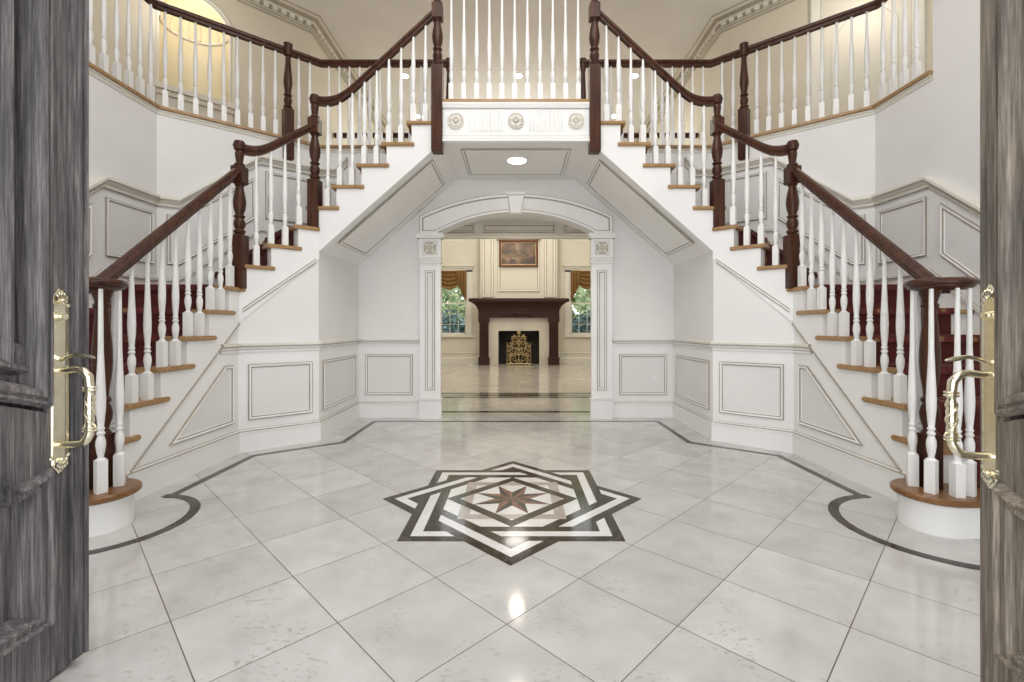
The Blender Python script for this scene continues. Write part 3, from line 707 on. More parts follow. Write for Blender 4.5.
# ------------------------------------------------------------------ upper gallery
slab = MB()
half = [(UO, -.6), (UO, 4.18), (D2.x, YB), (0, YB), (0, 7.12), (2.8, 7.12), (2.8, 6.30), (4.45, 4.65), (4.45, -.6)]
for sx in (-1, 1):
    h = [(UO+.1, -.5), (UO+.1, 2.9), (UO, 2.9)]+half[1:8]+[(4.45, -.5)] if sx < 0 else [(UO, 3.6)]+half[1:8]+[(4.45, 3.6)]
    slab.prism([(sx*p[0], p[1]) for p in h], 2.60, LAND-.032, 'wall')
    slab.prism([(sx*p[0], p[1]) for p in h], LAND-.032, LAND-.001, 'oak')
structure(slab.build('floor_gallery'), 'upper gallery floor around the hall', 'floor')
for sx in (-1, 1):
    sd = SIDE[sx]; where = 'in front of the yellow lit niche' if sx < 0 else 'ending at the tall right wall'
    g = empty('gallery_railing', (sx*2.8, 4.5, LAND), f'{sd} gallery railing of white spindles and dark rail {where}', 'railing')
    y0 = 2.9 if sx < 0 else 3.60
    edge = [(UO, y0, 0), (UO, 4.18, 0), (D2.x, YB, 0), (.73, YB, 0)]
    b = MB(sx); b.sweep([(p[0], p[1], LAND) for p in edge], [(-.09, -.034), (.035, -.034), (.045, -.027), (.045, -.007), (.036, 0), (-.09, 0)], 'oak'); b.build('nosing', g)
    b = MB(sx); b.sweep([(p[0], p[1], LAND-.034) for p in edge], [(0, -.040), (.006, -.040), (.010, -.032), (.012, -.02), (.026, -.010), (.026, 0), (0, 0)], ['glaze2', 'creamtrim', 'creamtrim', 'creamtrim', 'creamtrim', 'creamtrim', 'creamtrim']); b.build('edge_moulding', g)
    ro = .018
    rp = [(UO+ro, y0, 3.93), (UO+ro, 4.188, 3.93), (D2.x+.012, YB+ro, 3.93), (.73, YB+ro, 3.93)]
    b = MB(sx); b.sweep(rp, [(a*1.1, c*1.15) for a, c in RAIL], 'walnut'); b.build('handrail', g)
    bh = .895
    n = 11 if sx < 0 else 4
    for i in range(n):
        y = 4.135-.118*i if sx < 0 else 4.115-.115*i
        put_bal(g, UO+ro, y, LAND, bh, sx)
    dg = DG; st0 = Vector((UO+ro, 4.188))
    for i in range(12):
        if i == 9: continue
        P = st0+dg*(.07+.1146*i)
        put_bal(g, P.x, P.y, LAND, bh, sx, math.atan2(DG.y, DG.x)*sx)
    for i in range(12):
        u = D2.x-.075-.1135*i
        put_bal(g, u, YB+ro, LAND, bh, sx)
    # mid newel that drops below the edge, and the end newel by the landing
    P = st0+dg*(.07+.1146*9)+DN*.03
    nb = MB()
    def sq(n, z0, z1, w):
        i0 = len(n.f); ch = .005
        n.lathe([((w-ch)*1.4142, z0), (w*1.4142, z0+ch), (w*1.4142, z1-ch), ((w-ch)*1.4142, z1)], (0, 0, 0), 'walnut', 4)
        for i in range(i0, len(n.f)): n.sm[i] = False
    sq(nb, 2.765, 3.30, .047)
    nb.lathe([(.03, 3.30), (.044, 3.315), (.044, 3.325), (.032, 3.34), (.041, 3.38), (.038, 3.41), (.030, 3.43), (.041, 3.44), (.041, 3.45), (.030, 3.46), (.034, 3.50), (.045, 3.57), (.043, 3.63), (.034, 3.72), (.028, 3.80), (.027, 3.85), (.038, 3.86), (.038, 3.88), (.044, 3.90), (.047, 3.95), (.047, 3.985), (.040, 3.99)], (0, 0, 0), 'walnut', 18)
    o = nb.build('newel_post'); o.parent = g; o.matrix_parent_inverse = root_inv(g); o.matrix_basis = Matrix.Translation((sx*P.x, P.y, 0)) @ Matrix.Rotation(PI/4, 4, 'Z')
    nb = MB(); sq(nb, LAND-.02, 3.22, .036)
    nb.lathe([(.024, 3.22), (.034, 3.235), (.026, 3.26), (.032, 3.31), (.024, 3.36), (.032, 3.38), (.026, 3.40), (.036, 3.50), (.030, 3.65), (.022, 3.82), (.03, 3.86), (.035, 3.93), (.035, 3.975)], (0, 0, 0), 'walnut', 14)
    o = nb.build('newel_post'); o.parent = g; o.matrix_parent_inverse = root_inv(g); o.matrix_basis = Matrix.Translation((sx*.745, YB+.02, 0))
# railing on the far side of the upper passage, looking into the living room
fr = empty('passage_railing', (0, 7.08, LAND), 'dark rail with pale spindles across the far side of the upper passage', 'railing')
b = MB(); b.sweep([(2.78, 7.08, 3.94), (-2.78, 7.08, 3.94)], [(a*1.1, c*1.15) for a, c in RAIL], 'walnut'); b.build('handrail', fr)
for i in range(42): put_bal(fr, -2.69+.131*i, 7.08, LAND, .905, 1)

# ------------------------------------------------------------------ upper walls, cornice, ceiling
c = MB(); c.box(-4.6, 4.6, -.6, 12.7, 5.2, 5.32, 'ceil'); structure(c.build('ceiling'), 'plain pale ceiling over the two storey hall', 'ceiling')
K1, K2 = Vector((4.45, 4.65)), Vector((2.80, 6.30))
dgu = (K2-K1).normalized(); LU = (K2-K1).length
for sx in (-1, 1):
    sd = SIDE[sx]
    w = MB(sx)
    def wp(t, z, o=0): return (K1.x+dgu.x*t+.7071*o, K1.y+dgu.y*t+.7071*o, z)
    def wpoly(pts): w.extr([wp(t, z) for t, z in pts], (.07, .07, 0), 'tan')
    w.extr([(4.45, -.6, LAND), (4.45, 4.65, LAND), (4.45, 4.65, 5.2), (4.45, -.6, 5.2)], (.1, 0, 0), 'tan')
    if sx < 0:
        tc_, rr = 1.02, .34; zs = 3.68; zsp = 4.48
        wpoly([(0, LAND), (LU, LAND), (LU, zs), (0, zs)])
        arch_pts = [(tc_-rr*math.cos(PI*i/24), zsp+rr*math.sin(PI*i/24)) for i in range(25)]
        wpoly([(0, zs), (tc_-rr, zs)]+arch_pts+[(tc_+rr, zs), (LU, zs), (LU, 5.2), (0, 5.2)])
    else: wpoly([(0, LAND), (LU, LAND), (LU, 5.2), (0, 5.2)])
    uw = structure(w.build('wall_gallery_'+sd), f'tan wall behind the {sd} gallery railing under the dentil cornice', 'wall')
    p, k = [(0, -.20), (.018, -.20), (.022, -.178), (.030, -.172), (.034, -.15), (.045, -.145), (.045, -.085), (.060, -.080), (.066, -.06), (.11, -.030), (.15, -.018), (.155, 0), (0, 0)], ['cream', 'glaze', 'cream', 'glaze', 'cream', 'glaze', 'cream', 'cream', 'glaze', 'cream', 'glaze', 'cream', 'cream']
    b = MB(sx); b.sweep([(4.45, -.5, 5.2), (K1.x, K1.y, 5.2), (K2.x, K2.y, 5.2), (2.80, 12.55, 5.2)], p, k); cr = b.build('cornice', uw)
    dn = MB(sx)
    inn_ = Vector((-.7071, -.7071))
    for i in range(int(LU/.105)):
        t = .05+.105*i
        q = K1+dgu*t
        for o0, o1 in ((.045, .075),):
            a_, b_ = q+inn_*o0, q+dgu*.055+inn_*o0; c_, d_ = q+dgu*.055+inn_*o1, q+inn_*o1
            dn.prism([tuple(a_), tuple(b_), tuple(c_), tuple(d_)], 5.065, 5.112, 'creamtrim')
    for i in range(58):
        y = 6.38+.105*i; dn.box(2.80-.075, 2.80-.045, y, y+.055, 5.065, 5.112, 'creamtrim')
    dn.build('dentils', cr)
    if sx < 0:
        b = MB(sx); n_ = 20; cen = K1+dgu*tc_
        def np_(a, z, r): 
            q = cen-dgu*(r*math.cos(a))+Vector((.7071, .7071))*(r*math.sin(a)); return (q.x, q.y, z)
        lv = [(zs, rr), (zsp, rr)]+[(zsp+rr*math.sin(PI/2*j/10), rr*math.cos(PI/2*j/10)) for j in range(1, 11)]
        rg = [[b.vert(np_(PI*i/n_, z, max(r, .002))) for i in range(n_+1)] for z, r in lv]
        for r0, r1 in zip(rg, rg[1:]):
            for i in range(n_): b.face((r0[i], r0[i+1], r1[i+1], r1[i]), 'nichep', True)
        b.face(rg[0], 'nichep'); nio = b.build('wall_niche', uw); nio['label'] = 'warm yellow lit arched niche'
        # shell ribs in the dome
        b = MB(sx)
        for i in range(1, 10):
            a = PI*i/10; pts = []
            for j in range(9):
                ph = PI/2*j/10; q = np_(a, zsp+.02+rr*.97*math.sin(ph), rr*.97*math.cos(ph)); pts.append(q)
            b.tube(pts, [.016*(1-j/11) for j in range(9)], 'nichep', 6)
        b.tube([np_(PI*i/20, zsp, rr-.012) for i in range(21)], .014, 'creamtrim', 6)
        b.build('shell_ribs', uw)
        b = MB(sx)
        outl = [(tc_+(rr+.07)*math.cos(PI*i/24), zsp+(rr+.07)*math.sin(PI*i/24)) for i in range(25)]
        inl = [(tc_-(rr+.0)*math.cos(PI*i/24), zsp+(rr+.0)*math.sin(PI*i/24)) for i in range(25)]
        b.frame(Vector((K1.x, K1.y, 0))+Vector((inn_.x, inn_.y, 0))*.001, (dgu.x, dgu.y, 0), (0, 0, 1), (inn_.x, inn_.y, 0), [(tc_+rr+.07, zs)]+outl+[(tc_-rr-.07, zs), (tc_-rr, zs)]+inl+[(tc_+rr, zs)], [(0, 0, 'creamtrim'), (0, .02, 'creamtrim'), (.012, .026, 'cream'), (.05, .012, 'creamtrim'), (.058, .012, 'creamtrim')])
        b.build('niche_moulding', uw)
        b = MB(sx)
        def shelf(z0, z1, o, ex):
            a_ = K1+dgu*(tc_-rr-ex); c_ = K1+dgu*(tc_+rr+ex); q = inn_*o
            b.prism([tuple(a_), tuple(c_), tuple(c_+q), tuple(a_+q)], z0, z1, 'creamtrim')
        shelf(3.62, 3.68, .12, .08); shelf(3.57, 3.62, .085, .05); shelf(3.46, 3.57, .05, .03); shelf(3.42, 3.46, .07, .05); shelf(3.30, 3.42, .03, .02); b.build('niche_sill', uw)
    else:
        b = MB(sx)
        Oq = Vector((K1.x, K1.y, 0)); nq = Vector((inn_.x, inn_.y, 0))
        b.frame(Oq+nq*.001, (dgu.x, dgu.y, 0), (0, 0, 1), nq, [(.25, LAND), (1.28, LAND), (1.28, 5.02), (.25, 5.02)], [(0, 0, 'glaze2'), (0, .03, 'creamtrim'), (.02, .035, 'creamtrim'), (.10, .022, 'glaze2'), (.105, .004, 'cream'), (.11, .003, 'cream')], 'cream'); b.build('door_casing', uw)
        b = MB(sx)
        ap = [(.765-.30*math.cos(PI*i/16), 4.3+.30*math.sin(PI*i/16)) for i in range(17)]
        b.frame(Oq+nq*.002, (dgu.x, dgu.y, 0), (0, 0, 1), nq, [(.465, 3.2)]+[q for q in ap]+[(1.065, 3.2)], [(0, 0, 'glaze2'), (.004, .012, 'creamtrim'), (.03, .012, 'glaze2'), (.034, .004, 'cream')], 'cream'); b.build('arched_panel', uw)

# lights in the far ceiling
for i, (x, y) in enumerate([(-1.87, 7.72), (.03, 7.72), (1.97, 7.72), (-1.93, 9.2), (1.95, 9.2)]):
    downlight(x, y, 5.2, ['lit recessed downlight in the far ceiling, nearest on the left', 'lit recessed downlight in the far ceiling seen between the landing spindles', 'lit recessed downlight in the far ceiling, nearest on the right', 'lit recessed downlight deeper in the far ceiling on the left', 'lit recessed downlight deeper in the far ceiling on the right'][i], .07, 'downlights in the far ceiling', power=25)

# ------------------------------------------------------------------ living room
YL = 12.60; XC = .075
for sx in (-1, 1):
    w = MB(sx); w.box(2.80, 2.9, YB+.12, YL, 0, 2.60, 'cream'); w.box(2.80, 2.9, 6.30, YL, 2.60, 5.2, 'cream')
    structure(w.build('wall_living_'+SIDE[sx]), f'cream {SIDE[sx]} side wall of the living room', 'wall')
wins = {}
# lower windows, upper windows
WX = [(-2.26, -1.36), (1.50, 2.40)]
zsill, zhead = .79, 2.50
zu0, zu1 = 3.35, 4.75
w = MB()
xs = [-2.9, WX[0][0], WX[0][1], WX[1][0], WX[1][1], 2.9]
for i in range(5):
    if i in (1, 3):
        for z0, z1 in ((0, zsill), (zhead, zu0), (zu1, 5.2)): w.box(xs[i], xs[i+1], YL, YL+.15, z0, z1, 'cream')
    else: w.box(xs[i], xs[i+1], YL, YL+.15, 0, 5.2, 'cream')
wf = structure(w.build('wall_far'), 'cream far wall of the living room with the fireplace', 'wall')
p, k = [(0, 0), (.02, 0), (.02, .15), (.012, .17), (0, .175)], ['creamtrim']*5
b = MB(); b.sweep([(2.8, YL, 0), (-2.8, YL, 0)], p, k); b.build('baseboard', wf)
b = MB(); b.sweep([(2.8, YL, .28), (-2.8, YL, .28)], [(0, 0), (.015, 0), (.02, .02), (0, .03)], 'creamtrim'); b.build('chair_rail', wf)
widx = 0
for zi, (z0, z1) in enumerate(((zsill, zhead), (zu0, zu1))):
    for xi, (x0, x1) in enumerate(WX):
        widx += 1
        b = MB()
        t = .035
        b.box(x0, x0+t, YL+.05, YL+.10, z0, z1, 'creamtrim'); b.box(x1-t, x1, YL+.05, YL+.10, z0, z1, 'creamtrim')
        b.box(x0, x1, YL+.05, YL+.10, z0, z0+.05, 'creamtrim'); b.box(x0, x1, YL+.05, YL+.10, z1-t, z1, 'creamtrim')
        b.box(x0, x1, YL+.055, YL+.095, (z0+z1)/2-.02, (z0+z1)/2+.02, 'creamtrim')
        wn = structure(b.build(f'window_{widx}'), ['left living room window under a gold swag', 'right living room window under a gold swag', 'high left living room window above the swag', 'high right living room window above the swag'][widx-1], 'window')
        b = MB()
        for i in range(1, 4): x = x0+(x1-x0)*i/4; b.box(x-.006, x+.006, YL+.06, YL+.085, z0, z1, 'creamtrim')
        for i in range(1, 6): z = z0+(z1-z0)*i/6; b.box(x0, x1, YL+.06, YL+.085, z-.006, z+.006, 'creamtrim')
        b.build('muntins', wn)
        b = MB(); b.box(x0+.01, x1-.01, YL+.07, YL+.076, z0+.01, z1-.01, 'glass'); b.build('pane', wn)
        if zi == 0:
            b = MB(); cw = .17
            for xa, xb in ((x0-cw, x0), (x1, x1+cw)): b.box(xa, xb, YL-.03, YL, z0-.02, z1+.05, 'creamtrim'); b.box(xa+.03, xb-.03, YL-.042, YL-.03, z0, z1, 'creamtrim')
            b.box(x0-cw, x1+cw, YL-.03, YL, z1, z1+.15, 'creamtrim')
            b.box(x0-cw-.05, x1+cw+.05, YL-.10, YL, z1+.15, z1+.19, 'creamtrim'); b.box(x0-cw-.02, x1+cw+.02, YL-.06, YL, z1+.10, z1+.15, 'creamtrim')
            b.box(x0-cw-.03, x1+cw+.03, YL-.08, YL, z0-.06, z0-.02, 'creamtrim'); b.build('window_casing', wn)
# drapery swags
for xi, (x0, x1) in enumerate(WX):
    v = empty('swag_valance', ((x0+x1)/2, YL-.05, zhead), ['gold striped swag valance over the left living room window', 'gold striped swag valance over the right living room window'][xi], 'valance')
    b = MB(); n_, m_ = 24, 22
    gr = []
    for j in range(m_+1):
        row = []
        for i in range(n_+1):
            t = i/n_; s_ = j/m_
            sag = 4*t*(1-t)
            x = x0+(x1-x0)*t; z = zhead+.03-s_*(.12+.40*sag)
            y = YL-.05-.06*sag*s_-.035*math.sin(s_*PI*9)*(.35+.65*sag)
            row.append(b.vert((x, y, z)))
        gr.append(row)
    for j in range(m_):
        for i in range(n_): b.face((gr[j][i], gr[j][i+1], gr[j+1][i+1], gr[j+1][i]), 'goldcloth', True)
    b.build('swag', v, recalc=False)
    for sgn in (0, 1):
        b = MB(); xa = x0-.02 if sgn == 0 else x1-.24
        gr = []
        for j in range(15):
            row = []
            for i in range(33):
                t = i/32; s_ = j/14
                inner = t if sgn == 0 else 1-t            # the tail is longest at the outer edge
                L = .86-.50*inner
                row.append(b.vert((xa+.26*t, YL-.11+.035*math.sin(t*PI*7)*(.5+.5*s_), zhead+.03-L*s_)))
            gr.append(row)
        for j in range(14):
            for i in range(32): b.face((gr[j][i], gr[j][i+1], gr[j+1][i+1], gr[j+1][i]), 'goldcloth', True)
        b.build('tail', v, recalc=False)
# chimney breast
YC = 12.25
b = MB()
b.box(XC-1.02, XC-.56, YC, YL, 0, 5.2, 'cream'); b.box(XC+.56, XC+1.02, YC, YL, 0, 5.2, 'cream'); b.box(XC-.56, XC+.56, YC, YL, .93, 5.2, 'cream'); b.box(XC-.56, XC+.56, YL-.02, YL, 0, .93, 'soot')
cb = structure(b.build('wall_chimney_breast'), 'cream panelled chimney breast above the dark mantelpiece', 'wall')
for poly in ([(-.56, 1.93), (.56, 1.93), (.56, 4.3), (-.56, 4.3)], [(-.97, 1.78), (-.67, 1.78), (-.67, 4.3), (-.97, 4.3)], [(.67, 1.78), (.97, 1.78), (.97, 4.3), (.67, 4.3)]):
    b = MB(); b.frame((XC, YC, 0), (1, 0, 0), (0, 0, 1), (0, -1, 0), poly, [(0, 0, 'glaze'), (.012, .03, 'creamtrim'), (.055, .03, 'glaze'), (.072, .008, 'cream'), (.075, .003, 'cream')], 'cream'); b.build('panel_moulding', cb)
# fireplace
fp = empty('fireplace', (XC, YC, 0), 'dark carved wooden mantelpiece with pale marble surround and black firebox', 'fireplace')
b = MB(); b.box(-.80+XC, -.54+XC, YC-.05, YC, 0, 1.24, 'marble'); b.box(.54+XC, .80+XC, YC-.05, YC, 0, 1.24, 'marble'); b.box(-.54+XC, .54+XC, YC-.05, YC, .90, 1.24, 'marble'); b.build('marble_surround', fp)
b = MB()
for xa, xb in ((-.56, -.53), (.53, .56)): b.box(xa+XC, xb+XC, YC-.02, YL-.02, 0, .93, 'soot')
b.box(-.53+XC, .53+XC, YC-.02, YL-.02, .90, .93, 'soot'); b.box(-.53+XC, .53+XC, YL-.05, YL-.02, 0, .93, 'soot'); b.build('firebox', fp)
for sg in (-1, 1):
    b = MB(); xc = XC+sg*.915
    b.box(xc-.145, xc+.145, YC-.19, YC, 0, .17, 'mantelwood'); b.box(xc-.155, xc+.155, YC-.20, YC, .17, .20, 'mantelwood')
    b.box(xc-.120, xc+.120, YC-.16, YC, .20, 1.12, 'mantelwood'); b.box(xc-.145, xc+.145, YC-.19, YC, 1.12, 1.24, 'mantelwood')
    for q in range(5): b.lathe([(.013, .27), (.013, 1.05)], (xc+(q-2)*.042, YC-.16, 0), 'mantelwood', 8)
    b.build('column', fp)
b = MB()
b.box(XC-1.06, XC+1.06, YC-.17, YC, 1.24, 1.44, 'mantelwood')
# flaring cove under the shelf
lv = [(1.06, .17, 1.44), (1.08, .19, 1.47), (1.10, .20, 1.52), (1.15, .235, 1.58), (1.22, .28, 1.63), (1.27, .31, 1.655), (1.30, .33, 1.66), (1.30, .33, 1.72), (1.28, .31, 1.745)]
rg = [[b.vert((XC-hw, YC, z)), b.vert((XC-hw, YC-dp, z)), b.vert((XC+hw, YC-dp, z)), b.vert((XC+hw, YC, z))] if 1 else None for hw, dp, z in lv]
rg = [[r[0], r[1], r[2], r[3]] for r in rg]
for r0, r1 in zip(rg, rg[1:]):
    for i in range(4): b.face((r0[i], r0[(i+1) % 4], r1[(i+1) % 4], r1[i]), 'mantelwood')
b.face(rg[0][::-1], 'mantelwood'); b.face(rg[-1], 'mantelwood')
b.build('entablature', fp)
b = MB()
for i in range(34): x = XC-1.0+i*2.0/33; b.box(x-.016, x+.016, YC-.225, YC-.17, 1.445, 1.505, 'mantelwood')
b.build('dentils', fp)
b = MB()
for i in range(13):
    t = (i-6)/6; b.ball((XC+t*.36, YC-.18, 1.325+.05*(1-t*t)-.02), (.045, .03, .035), 'mantelwood', 8, 6)
b.ball((XC, YC-.18, 1.34), (.10, .045, .065), 'mantelwood', 10, 8)
for sg in (-1, 1):
    pts = [(XC+sg*(.40+.08*math.cos(a)*(1-a/12)), YC-.175, 1.31+.06*math.sin(a)*(1-a/12)) for a in [i*.4 for i in range(22)]]; b.tube(pts, .012, 'mantelwood', 6)
b.build('carving', fp)
# fire screen
fs = empty('fire_screen', (XC, YC-.12, 0), 'gilded scrollwork fire screen standing in front of the black firebox', 'fire screen')
yq = YC-.10
b = MB()
top = [(XC+.33*math.cos(a), yq, .62+.20*math.sin(a)) for a in [PI*i/16 for i in range(17)]]
b.tube([(XC+.33, yq, .03), (XC-.33, yq, .03)], .012, 'gilt', 6); b.tube([(XC+.31, yq, .03), (XC+.31, yq, .60)], .010, 'gilt', 6); b.tube([(XC-.31, yq, .03), (XC-.31, yq, .60)], .010, 'gilt', 6)
b.tube([(XC-.27, yq-.10, .012), (XC-.27, yq+.06, .012)], .012, 'gilt', 6); b.tube([(XC+.27, yq-.10, .012), (XC+.27, yq+.06, .012)], .012, 'gilt', 6); b.build('frame', fs)
b = MB()
def scroll(cx, cz, r, a0, turns, sg):
    pts = []
    for i in range(26):
        t = i/25; a = a0+sg*turns*2*PI*t; rr_ = r*(1-.82*t); pts.append((XC+cx+rr_*math.cos(a), yq, cz+rr_*math.sin(a)))
    b.tube(pts, [.0105*(1-.4*i/25) for i in range(26)], 'gilt', 6); b.ball(pts[-1], .018, 'gilt', 6, 5)
for sg in (-1, 1):
    for cx, cz, r, a0, tr in ((.14, .16, .11, -1.2, 1.3), (.17, .37, .10, 1.6, 1.3), (.12, .56, .09, -1.0, 1.2), (.22, .56, .07, 2.0, 1.1), (.07, .70, .06, 0, 1.1), (.25, .14, .06, 1.5, 1.1), (.06, .30, .05, .5, 1.1), (.25, .26, .05, 3, 1), (.05, .45, .05, 3.6, 1.1), (.17, .69, .055, 1.0, 1.1), (.27, .38, .05, 2, 1), (.07, .10, .06, 2.2, 1.1), (.20, .27, .05, .2, 1.1), (.06, .58, .05, 1.2, 1), (.12, .78, .045, 3, 1), (.27, .47, .045, .4, 1), (.18, .47, .045, 4, 1), (.11, .25, .04, 1, 1), (.22, .06, .045, 2.8, 1)):
        scroll(sg*cx, cz, r, a0 if sg > 0 else PI-a0, tr, sg)
b.tube([(XC, yq, .03), (XC, yq, .80)], .012, 'gilt', 6)
for z in (.12, .26, .38, .52, .64, .76): b.ball((XC, yq, z), (.03, .018, .038), 'gilt', 8, 6)
b.ball((XC, yq, .85), (.05, .02, .05), 'gilt', 8, 6)
b.build('scrollwork', fs)
# picture
pt = empty('framed_painting', (XC, YC-.02, 2.9), 'dim brown landscape painting in a dark red frame above the mantel', 'painting')
b = MB(); b.frame((.068, YC-.034, 0), (1, 0, 0), (0, 0, 1), (0, -1, 0), [(-.515, 2.59), (.515, 2.59), (.515, 3.29), (-.515, 3.29)], [(0, 0, 'frameA'), (0, .03, 'frameA'), (.02, .04, 'frameA'), (.055, .015, 'gilt'), (.068, .012, 'frameA'), (.07, .004, 'frameA')]); b.build('frame', pt)
b = MB(); b.box(.068-.46, .068+.46, YC-.036, YC-.031, 2.645, 3.235, 'canvas'); b.build('canvas', pt)
b = MB(); b.box(.068-.58, .068+.58, YC-.075, YC-.034, 3.29, 3.315, 'frameA'); b.build('picture_rod', pt)
# header beam at the far side of the lower passage
b = MB(); b.box(-2.8, 2.8, 7.0, 7.12, 2.355, 2.60, 'creamtrim')
b.sweep([(2.8, 7.0, 2.40), (-2.8, 7.0, 2.40)], [(0, -.06), (.035, -.06), (.04, -.03), (.07, -.02), (.07, 0), (0, 0)], 'creamtrim')
bm_ = structure(b.build('trim_1'), 'cream panelled beam across the passage behind the arch', 'beam')
for x0, x1 in ((-2.0, -.63), (-.50, .60), (.73, 2.1)):
    b = MB(); b.frame((0, 7.0, 0), (1, 0, 0), (0, 0, 1), (0, -1, 0), [(x0, 2.425), (x1, 2.425), (x1, 2.565), (x0, 2.565)], [(0, 0, 'glaze'), (.006, .014, 'creamtrim'), (.022, .014, 'glaze'), (.036, .003, 'cream')], 'cream'); b.build('panel_moulding', bm_)

# ------------------------------------------------------------------ outside
g_ = MB(); g_.box(-30, 30, 12.8, 60, -.5, -.45, 'grassm'); structure(g_.build('ground'), 'lawn outside the far windows', 'ground')
def leafy(name, x, y, z, rx, rz, n, key, label, trunk=True, group=None, ry=None, ls=1):
    ry = ry or rx
    e_ = empty(name, (x, y, -.45), label, 'tree' if trunk else 'shrub', group)
    b = MB()
    for _ in range(n):
        th, ph = R_.uniform(0, 2*PI), math.acos(R_.uniform(-1, 1)); q = R_.uniform(.55, 1)**.5*(1+.18*math.sin(3*th+ph*4))
        c = Vector((x+rx*q*math.sin(ph)*math.cos(th), y+ry*q*math.sin(ph)*math.sin(th), z+rz*q*math.cos(ph)))
        a = Vector((R_.uniform(-1, 1), R_.uniform(-1, 1), R_.uniform(-1, 1))).normalized(); d = a.cross(Vector((R_.uniform(-1, 1), R_.uniform(-1, 1), R_.uniform(-1, 1)))).normalized(); s_ = R_.uniform(.06, .13)*ls
        b.face([b.vert(c-a*s_), b.vert(c+d*s_*.6), b.vert(c+a*s_), b.vert(c-d*s_*.6)], key)
    b.build('foliage', e_, recalc=False)
    if trunk:
        t = MB(); t.tube([(x, y, -.45), (x+.05, y, z*.5), (x-.03, y, z+rz*.4)], [.14, .11, .04], 'bark', 8); t.build('trunk', e_)
leafy('leafy_tree', -3.0, 17.5, 3.4, 1.9, 2.2, 2600, 'leafA', 'sunlit green tree outside the left living room window')
leafy('leafy_tree', 3.6, 17.2, 3.2, 1.9, 2.1, 2600, 'leafA', 'sunlit green tree outside the right living room window')
leafy('garden_hedge', -3.2, 21, 2.4, 2.8, 4.4, 6500, 'leafA', 'tall sunlit hedge far outside the left living room windows', False, None, 1.0, 2.1)
leafy('garden_hedge', 3.4, 21, 2.4, 2.8, 4.4, 6500, 'leafA', 'tall sunlit hedge far outside the right living room windows', False, None, 1.0, 2.1)
leafy('leafy_tree', 0, 26, 4.2, 2.4, 3.0, 2200, 'leafB', 'darker tree farther off between the windows')
leafy('garden_shrub', -2.45, 15.2, .55, 1.0, .95, 1900, 'leafB', 'low dark shrub under the left living room window', False)
leafy('garden_shrub', 2.65, 15.2, .55, 1.0, .95, 1900, 'leafB', 'low dark shrub under the right living room window', False)

